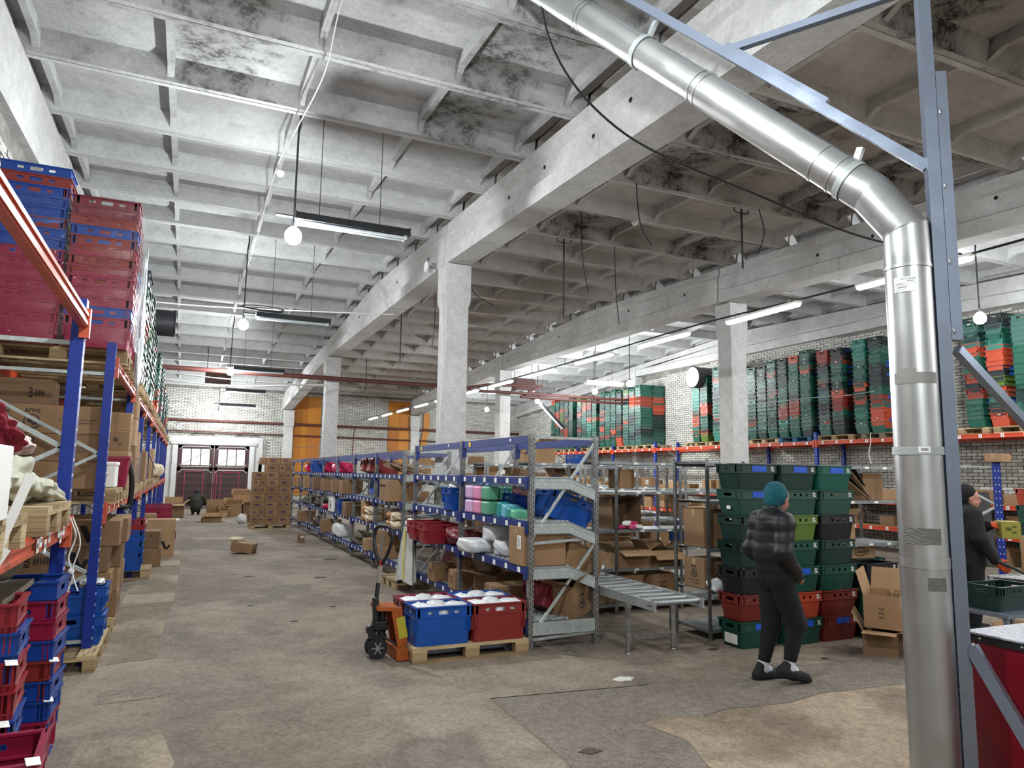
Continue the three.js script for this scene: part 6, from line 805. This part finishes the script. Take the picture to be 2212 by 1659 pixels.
// ================================================================ people
// field of tapered capsules, meshed; bone: [a, b, ra, rb, squash?]
function sdfMesh(bones, cell = .014, k = .03, disp) {
  const lo = V(1e9, 1e9, 1e9), hi = V(-1e9, -1e9, -1e9); for (const b of bones) for (const [p, r] of [[b[0], b[2]], [b[1], b[3]]]) { lo.min(V(p[0] - r, p[1] - r, p[2] - r)); hi.max(V(p[0] + r, p[1] + r, p[2] + r)); }
  lo.addScalar(-.05); hi.addScalar(.05); const sz = hi.clone().sub(lo), S = Math.max(sz.x, sz.y, sz.z), n = Math.min(100, Math.max(24, Math.ceil(S / cell) + 4));
  const mc = new MarchingCubes(n, new THREE.MeshBasicMaterial(), false, false, 160000); mc.isolation = 0; const f = mc.field, q = V(0, 0, 0), half = n / 2;
  const B = bones.map(b => { const a = V(...b[0]), c = V(...b[1]); const d = c.clone().sub(a); const sc = b[4] || [1, 1, 1]; return { a, d, l2: Math.max(1e-9, d.lengthSq()), ra: b[2], rb: b[3], s: sc, m: a.clone().add(c).multiplyScalar(.5), rad: d.length() / 2 + Math.max(b[2], b[3]) * Math.max(1, ...sc), sm: Math.min(1, ...sc) }; });
  const ctr = lo.clone().add(hi).multiplyScalar(.5), step = S / 2 / (half - 2);
  for (let z = 0; z < n; z++) for (let y = 0; y < n; y++) for (let x = 0; x < n; x++) {
    q.set((x - half) * step + ctr.x, (y - half) * step + ctr.y, (z - half) * step + ctr.z); let D = 1e3;
    for (const b of B) { const ex = q.x - b.m.x, ey = q.y - b.m.y, ez = q.z - b.m.z, far = D + k + b.rad; if (b.sm === 1 && far > 0 && ex * ex + ey * ey + ez * ez > far * far) continue; const px = q.x - b.a.x, py = q.y - b.a.y, pz = q.z - b.a.z, t = clamp((px * b.d.x + py * b.d.y + pz * b.d.z) / b.l2); const dd = Math.hypot((px - b.d.x * t) / b.s[0], (py - b.d.y * t) / b.s[1], (pz - b.d.z * t) / b.s[2]) - (b.ra + (b.rb - b.ra) * t); const h = clamp(.5 + .5 * (D - dd) / k); D = D + (dd - D) * h - k * h * (1 - h); if (h >= 1) D = dd; }
    if (disp && Math.abs(D) < .06) D -= disp(q); f[z * n * n + y * n + x] = -D;
  }
  mc.update(); const c = mc.count, P = new Float32Array(c * 3), N = new Float32Array(c * 3), m = half * step;
  for (let i = 0; i < c; i++) { P[3 * i] = mc.positionArray[3 * i] * m + ctr.x; P[3 * i + 1] = mc.positionArray[3 * i + 1] * m + ctr.y; P[3 * i + 2] = mc.positionArray[3 * i + 2] * m + ctr.z; }
  let g = new THREE.BufferGeometry(); g.setAttribute('position', new THREE.BufferAttribute(P, 3)); g.setAttribute('uv', new THREE.BufferAttribute(new Float32Array(c * 2), 2)); g.deleteAttribute('uv'); g = mergeVertices(g, 1e-4); g.computeVertexNormals(); g = NI(g); return boxUV(g);
}
const lerp3 = (a, b, t) => a.map((v, i) => v + (b[i] - v) * t);
// local frame of a figure: x right, y up, z forward (faces +z)
function hand(base, dir, up, side, curl = .5, s = 1) { // palm and five fingers
  const d = V(...dir).normalize(), u = V(...up).normalize(), w = d.clone().cross(u).normalize().multiplyScalar(side), P = V(...base), at = (a, b, c) => P.clone().addScaledVector(d, a * s).addScaledVector(w, b * s).addScaledVector(u, c * s).toArray(), o = [];
  o.push([at(0, 0, 0), at(.045, .018, 0), .026 * s, .02 * s], [at(0, 0, 0), at(.05, -.02, 0), .026 * s, .018 * s], [at(.02, 0, 0), at(.07, 0, 0), .026 * s, .02 * s]);
  [[.03, .085, .06], [.011, .095, .068], [-.009, .09, .062], [-.028, .08, .05]].forEach(([b, a0, len], i) => { const k1 = at(a0, b, 0), k2 = at(a0 + len * .5 * Math.cos(curl * .7), b, -len * .5 * Math.sin(curl * .7)), k3 = at(a0 + len * .5 * Math.cos(curl * .7) + len * .5 * Math.cos(curl * 1.6), b, -len * .5 * (Math.sin(curl * .7) + Math.sin(curl * 1.6))); o.push([at(.05, b * .8, 0), k1, .012 * s, .0105 * s], [k1, k2, .0105 * s, .0095 * s], [k2, k3, .0095 * s, .008 * s]); });
  const t1 = at(.03, .046, -.012), t2 = at(.062, .066, -.026); o.push([at(.008, .025, -.004), t1, .014 * s, .012 * s], [t1, t2, .012 * s, .0095 * s]); return o;
}
function headBones(c, yaw = 0, pitch = 0) { // c = centre of the skull
  const R2 = (p) => { const a = V(p[0], p[1], p[2]).applyEuler(new THREE.Euler(pitch, yaw, 0, 'YXZ')).add(V(...c)); return a.toArray(); };
  return [[R2([0, .02, -.01]), R2([0, .025, .008]), .088, .088], [R2([0, -.06, .045]), R2([0, -.085, .05]), .052, .04], [R2([-.03, -.05, .03]), R2([.03, -.05, .03]), .05, .05], [R2([0, -.01, .095]), R2([0, -.035, .108]), .012, .016], [R2([0, .012, .085]), R2([0, -.01, .098]), .014, .012], [R2([-.035, .026, .075]), R2([.035, .026, .075]), .02, .02], [R2([-.02, -.07, .085]), R2([.02, -.07, .085]), .011, .011], [R2([-.02, -.084, .083]), R2([.02, -.084, .083]), .01, .01], [R2([-.09, .0, .0]), R2([-.09, -.03, -.005]), .016, .012], [R2([.09, .0, .0]), R2([.09, -.03, -.005]), .016, .012], [R2([0, -.05, -.02]), [c[0], c[1] - .19, c[2] - .03], .055, .06]];
}
const skin = SM(0xb98372, .55), hatTeal = SM(0x0f5a66, .85, { bumpMap: T.cloth, bumpScale: .004 }), blackCloth = SM(0x0d0f15, .9, { bumpMap: T.cloth, bumpScale: .003 });
{ // walking man with teal beanie
  const g = thing('person', 'person in a black puffer jacket and teal beanie walking past the green crates', 'person', [4.86, 0, -4.97], 1.45);
  const hp = [.0, .88, 0], sL = [-.0, 0, 0]; const L = { hip: [.08, .88, 0], knee: [.09, .48, .02], ank: [.09, .09, -.09], toe: [.095, .045, .1] }, Rr = { hip: [-.08, .88, 0], knee: [-.1, .5, .13], ank: [-.11, .14, .03], toe: [-.12, .05, .2] };
  const sho = 1.38, aL = { s: [.17, sho, -.01], e: [.22, 1.12, -.07], w: [.17, .93, .1] }, aR = { s: [-.17, sho, -.01], e: [-.22, 1.12, -.07], w: [-.17, .93, .1] }, hc = [0, 1.585, .06];
  const body = [...headBones(hc, .25, .12), [[0, .95, 0], [0, 1.15, 0], .12, .13], [[0, 1.15, 0], [0, 1.36, -.01], .13, .12], [[-.15, sho, -.01], [.15, sho, -.01], .06, .06]];
  for (const l of [L, Rr]) body.push([l.hip, l.knee, .085, .055], [l.knee, l.ank, .055, .036], [l.ank, lerp3(l.ank, l.toe, .9), .034, .02]); for (const a of [aL, aR]) body.push([a.s, a.e, .05, .042], [a.e, a.w, .042, .03]);
  body.push(...hand([.18, .93, .12], [-.5, -.45, .6], [.6, .2, .4], 1, .9), ...hand([-.18, .93, .12], [.5, -.45, .6], [-.6, .2, .4], -1, .9));
  const b = part(g, 'body', sdfMesh(body, .016, .02), skin);
  const quilt = q => .0065 * Math.sqrt(Math.abs(Math.sin((q.y - .12 * q.z + .03 * fbm(q.x + 1, q.z + 1, 5, 2)) * 3.1416 / .095))) + .008 * (fbm(q.x * .35 + q.z * .25 + q.y * .1 + 1, q.y * .3 + q.x * .2, 7, 2) - .5);
  part(b, 'jacket', sdfMesh([[[0, .92, 0], [0, 1.12, -.01], .165, .175, [1.1, 1, .85]], [[0, 1.12, -.01], [0, 1.36, -.02], .175, .14, [1.12, 1, .85]], [[-.17, sho - .01, -.02], [.17, sho - .01, -.02], .088, .088], [[0, 1.4, -.015], [0, 1.47, .005], .1, .085], [aL.s, aL.e, .085, .074], [aL.e, aL.w, .074, .056], [aR.s, aR.e, .085, .074], [aR.e, aR.w, .074, .056]], .013, .035, quilt), SM(0x0c0e15, .5, { bumpMap: T.bag, bumpScale: .003 }));
  part(b, 'trousers', sdfMesh([[[-.05, .9, 0], [.05, .9, 0], .135, .135], [L.hip, L.knee, .115, .085], [L.knee, lerp3(L.knee, L.ank, .78), .085, .056], [Rr.hip, Rr.knee, .115, .088], [Rr.knee, lerp3(Rr.knee, Rr.ank, .78), .088, .058]], .014, .03, q => .02 * (fbm(q.x * .4 + q.z * .3 + 1, q.y * .45 + 1, 8, 3) - .5)), blackCloth);
  part(b, 'beanie', sdfMesh([[[hc[0], hc[1] + .03, hc[2] - .02], [hc[0], hc[1] + .055, hc[2] - .025], .105, .1], [[hc[0], hc[1] - .02, hc[2] - .05], [hc[0], hc[1] + .02, hc[2] - .03], .085, .1]], .01, .02), hatTeal);
  for (const l of [L, Rr]) { part(b, 'sock', sdfMesh([[lerp3(l.knee, l.ank, .72), l.ank, .048, .046], [l.ank, lerp3(l.ank, l.toe, .3), .046, .042]], .01, .02), SM(0xc9cbd2, .9)); if (l === L) part(b, 'sock_mark', plane(.045, .022), ink('tick', 64, 32, (x) => { x.beginPath(); x.moveTo(4, 14); x.quadraticCurveTo(14, 34, 60, 4); x.quadraticCurveTo(18, 20, 12, 10); x.closePath(); x.fill(); }, 0x141414), [l.ank[0] - .035, .17, l.ank[2] - .018], [0, Math.PI + .9, 0]); const h = [l.ank[0], Math.max(.035, l.ank[1] - .055), l.ank[2] - .045]; const rear = l === Rr; if (rear) { h[1] = l.ank[1] - .03; h[2] -= .02; }
    part(b, 'shoe', sdfMesh([[h, lerp3(h, l.toe, .45), .05, .052], [lerp3(h, l.toe, .45), l.toe, .05, .04], [h, [l.ank[0], l.ank[1] + .02, l.ank[2] - .012], .05, .046]], .008, .02), SM(0x141517, .8)); part(b, 'sole', sdfMesh([[[h[0], h[1] - .026, h[2] - .012], lerp3([h[0], h[1] - .026, h[2]], [l.toe[0], l.toe[1] - .02, l.toe[2]], .5), .05, .05, [1, .5, 1]], [lerp3([h[0], h[1] - .026, h[2]], [l.toe[0], l.toe[1] - .02, l.toe[2]], .5), [l.toe[0], l.toe[1] - .02, l.toe[2] + .012], .05, .042, [1, .5, 1]]], .008, .01), SM(0x0c0c0d, .9)); }
}
{ // man with orange gloves, mostly behind the frame
  const g = thing('person', 'person in a black jacket, black cap and orange gloves working at the right', 'person', [8.62, 0, -5.66], .85), glove = SM(0xb84a14, .7);
  const hc = [0, 1.565, .03], sho = 1.38, aL = { s: [.19, sho, 0], e: [.26, 1.13, .08], w: [.1, 1.25, .26] }, aR = { s: [-.19, sho, 0], e: [-.25, 1.1, .04], w: [-.24, .84, .2] };
  const body = [...headBones(hc, -.1, .08), [[0, .9, 0], [0, 1.15, 0], .13, .14], [[0, 1.15, 0], [0, 1.36, 0], .14, .12], [[-.15, sho, 0], [.15, sho, 0], .06, .06], [aL.s, aL.e, .05, .042], [aL.e, aL.w, .042, .032], [aR.s, aR.e, .05, .042], [aR.e, aR.w, .042, .032], ...hand(aL.w, [-.1, .1, 1], [-.2, .9, -.2], 1, .5), ...hand(aR.w, [.0, -.6, .8], [-.9, .1, 0], -1, .8)];
  for (const s of [-1, 1]) body.push([[s * .09, .88, 0], [s * .1, .48, .02], .085, .055], [[s * .1, .48, .02], [s * .1, .09, -.02], .055, .038], [[s * .1, .06, -.04], [s * .11, .04, .13], .034, .024]);
  const b = part(g, 'body', sdfMesh(body, .016, .016), skin);
  part(b, 'jacket', sdfMesh([[[0, .82, -.01], [0, 1.12, 0], .19, .18, [1.05, 1, .9]], [[0, 1.12, 0], [0, 1.36, -.02], .18, .14, [1.1, 1, .85]], [[-.17, sho, 0], [.17, sho, 0], .09, .09], [[0, 1.4, -.02], [0, 1.46, 0], .085, .075], [aL.s, aL.e, .1, .08], [aL.e, lerp3(aL.e, aL.w, .92), .08, .058], [aR.s, aR.e, .1, .085], [aR.e, lerp3(aR.e, aR.w, .92), .085, .06]], .014, .035, q => .02 * (fbm(q.x * .4 + q.z * .3 + 1, q.y * .45 + 1, 8, 3) - .5)), SM(0x101114, .85, { bumpMap: T.cloth, bumpScale: .003 }));
  part(b, 'trousers', sdfMesh([[[-.05, .86, 0], [.05, .86, 0], .14, .14], [[.09, .88, 0], [.1, .48, .02], .115, .085], [[.1, .48, .02], [.1, .12, -.02], .085, .065], [[-.09, .88, 0], [-.1, .48, .02], .115, .085], [[-.1, .48, .02], [-.1, .12, -.02], .085, .065]], .016, .03), SM(0x14161c, .9));
  part(b, 'cap', sdfMesh([[[0, 1.625, .0], [0, 1.64, -.005], .103, .098], [[0, 1.57, -.035], [0, 1.62, -.01], .088, .1]], .011, .02), SM(0x101214, .9));
  part(b, 'glove', sdfMesh(hand(aL.w, [-.1, .1, 1], [-.2, .9, -.2], 1, .5, 1.25).concat([[lerp3(aL.e, aL.w, .8), aL.w, .05, .042]]), .007, .012), glove); part(b, 'glove', sdfMesh(hand(aR.w, [.0, -.6, .8], [-.9, .1, 0], -1, .8, 1.25).concat([[lerp3(aR.e, aR.w, .82), aR.w, .05, .042]]), .007, .012), glove);
  for (const s of [-1, 1]) part(b, 'boot', sdfMesh([[[s * .1, .05, -.05], [s * .11, .045, .16], .052, .042], [[s * .1, .05, -.03], [s * .1, .16, -.02], .055, .055]], .012, .02), M.rubber);
  const yb = thing('cheese_box', 'yellow printed box held up by the man in orange gloves', 'box', [8.97, 1.1, -5.42], .85); part(yb, 'body', rb(.24, .2, .2, .006, 0, .1, 0, 0, 0, 0, 1), SM(0x8d8836, .6)); part(yb, 'print', plane(.16, .14), ink('blob', 64, 64, (x) => { x.beginPath(); x.ellipse(22, 26, 13, 9, .4, 0, 7); x.fill(); x.beginPath(); x.ellipse(44, 44, 9, 7, 0, 0, 7); x.fill(); x.fillRect(36, 10, 18, 8); }, 0x4c5a22), [-.1215, .1, 0], [0, -Math.PI / 2, 0]); part(yb, 'print', plane(.16, .14), INK.leaf(), [0, .1, -.1015], [0, Math.PI, 0]);
  const tl = thing('hand_scanner', 'black tool in the lowered orange glove', 'tool', [8.63, .78, -5.28], .85); part(tl, 'shaft', rod([0, .08, -.06], [0, -.06, .22], .014), M.black); part(tl, 'grip', rod([0, .08, -.06], [0, .02, .06], .02), M.darkGrey);
}
{ // crouching person at the gate
  const g = thing('person', 'person in a dark olive jacket crouching by open cartons at the far gate', 'person', [.5, 0, -31.0], Math.PI * .96), hc = [0, .86, .24];
  const kL = [.16, .42, .3], kR = [-.16, .42, .3], aL = [.1, .08, .02], aR = [-.1, .08, .02];
  const body = [...headBones(hc, 0, .7), [[0, .3, -.05], [0, .5, .0], .13, .14], [[0, .5, .0], [0, .7, .12], .14, .12], [[-.14, .7, .12], [.14, .7, .12], .06, .06]]; for (const [h, k, a] of [[[.09, .28, -.06], kL, aL], [[-.09, .28, -.06], kR, aR]]) body.push([h, k, .085, .06], [k, a, .058, .04], [a, [a[0], .04, a[2] + .17], .04, .03]);
  const arms = [[[.2, .68, .12], [.32, .48, .28], .05, .042], [[.32, .48, .28], [.2, .36, .46], .042, .03], [[-.2, .68, .12], [-.34, .5, .26], .05, .042], [[-.34, .5, .26], [-.26, .4, .46], .042, .03]]; body.push(...arms, ...hand([.2, .36, .46], [-.2, -.3, .9], [0, 1, 0], 1, .7), ...hand([-.26, .4, .46], [.2, -.3, .9], [0, 1, 0], -1, .7));
  const b = part(g, 'body', sdfMesh(body, .018, .02), skin);
  part(b, 'jacket', sdfMesh([[[0, .3, -.06], [0, .5, 0], .2, .2], [[0, .5, 0], [0, .7, .1], .2, .15], [[-.16, .68, .1], [.16, .68, .1], .1, .1], ...arms.map(a => [a[0], a[1], a[2] + .035, a[3] + .025])], .018, .04), SM(0x2b2d22, .9));
  part(b, 'hood', sdfMesh([[[0, .86, .2], [0, .9, .24], .12, .11], [[0, .76, .14], [0, .84, .18], .1, .11]], .016, .03), SM(0x15151a, .9));
  part(b, 'trousers', sdfMesh([[[.09, .28, -.06], kL, .11, .085], [kL, [aL[0], .12, aL[2]], .085, .06], [[-.09, .28, -.06], kR, .11, .085], [kR, [aR[0], .12, aR[2]], .085, .06], [[-.06, .24, -.08], [.06, .24, -.08], .13, .13]], .018, .03), SM(0x16171c, .9));
  for (const s of [-1, 1]) part(b, 'shoe', sdfMesh([[[s * .1, .05, -.02], [s * .1, .045, .2], .05, .04]], .014, .02), SM(0x24262c, .7));
}
// ================================================================ far floor goods
{
  pallet([2.5, 0, -23.6], 0, 'wooden pallet under the neat block of brand cartons near the gate', null, 1);
  // block of cartons: eight layers, alternating orientation
  const Y0 = .145, h = .225; for (let l = 0; l < 9; l++) { const long = [0.37, 0.26]; const odd = l % 4 > 1; for (let r = 0; r < 2; r++) { let x = 1.93; const seq = odd ? [.37, .37, .2, .2] : [.2, .2, .37, .37]; seq.forEach((w, i) => { if (l === 8 && i < 2 && r === 0) { x += w; return; } if (l >= 7 && i === 0) { x += w; return; } carton(w - .006, h - .003, .36, [x + w / 2, Y0 + l * h, -23.42 - r * .38], 0, `brown brand carton, ${ordw(l)} layer from the pallet, ${r ? 'rear' : 'front'} row, ${ordw(3 - i)} from the flow rack side`, { tone: (l + i) % 2 ? 2 : 0, group: 'brand cartons of the pallet block', prints: r ? [] : [['brand', 'f', w * .62, h * .5, 0, h * .5]] }); x += w; }); } }
  const oc = (w, h2, d, p, ry, fl, lab, tone) => carton(w, h2, d, p, ry, lab, { tone, open: fl, inner: true });
  oc(.62, .5, .5, [-.25, 0, -29.4], .1, [1.8, .3, 1.2, .9], 'large open carton left of the crouching person', 3); oc(.6, .42, .45, [1.15, 0, -29.6], 0, [.2, .2, .3, 1.6], 'open carton right of the crouching person', 1); oc(.6, .46, .5, [1.78, 0, -29.9], .1, [.7, .3, .8, 1.1], 'open carton with bent flaps by the gate', 0); oc(.7, .42, .5, [2.5, 0, -30.0], .05, [1.0, .4, 1.2, .5], 'wide open carton by the right gate leaf', 3);
  { const c = oc(.66, .34, .45, [2.1, .46, -30.4], .1, [.4, .1, 1.4, .4], 'upturned pale carton on top of the gate cartons', 4); }
  oc(.6, .14, .4, [.95, 0, -26.9], .1, [1.3, .8, 1.4, .9], 'flat tray carton lying on the aisle floor', 4); oc(.45, .22, .36, [2.3, 0, -26.3], -.2, [1.2, .9, 1.2, .4], 'small torn carton beside the pallet block', 1); oc(.3, .26, .3, [1.4, 0, -29.2], .2, [.9, .5, .4, .9], 'small open carton between the gate cartons', 2);
  one('film_scrap', lump(.3, .3, .2, .3, 4, 16, 2, .2), filmWhite, 'white crumpled film beside the pallet block', 'film', [1.85, 0, -25.9]); one('foam_disc', cyl(.26, .26, .06, 0, 0, 0, .25, 0, 0, 24), M.white, 'white round foam disc leaning on the pallet block', 'disc', [2.55, .26, -24.95], [1.3, 0, 0]);
  { const g = carton(.46, .2, .34, [1.26, .0, -16.6], -.35, 'taped brown carton lying in the middle of the aisle', { tone: 1, prints: [[LBL.text, 't', .14, .1, -.05, .05]] }); g.rotation.z = -.12; g.position.y = .03; one('film_scrap', lump(.3, .1, .16, .4, 5, 16, 5, .1), SM(0xc7b79c, .5), 'crumpled packing scrap on the taped aisle carton', 'film', [1.12, .24, -16.68]); }
  { const g = thing('small_carton', 'little brown carton with clear film bag on top in the aisle', 'carton', [2.76, 0, -18.7], .1); part(g, 'body', rb(.14, .2, .14, .004, 0, .1, 0, 0, 0, 0, 1), M.card[3]); part(g, 'label', plane(.08, .05), LBL.text, [0, .14, .0712]); part(g, 'film', lump(.2, .14, .16, .4, 5, 14, 3, .1), filmClear, [.02, .2, 0]); }
  one('white_pallet_edge', bx(.3, .02, .26), M.paper, 'white cut carton flap lying at the left rack end', 'scrap', [-.2, .02, -27.5], [.1, .4, .3]);
}
renderer.render(scene, camera);
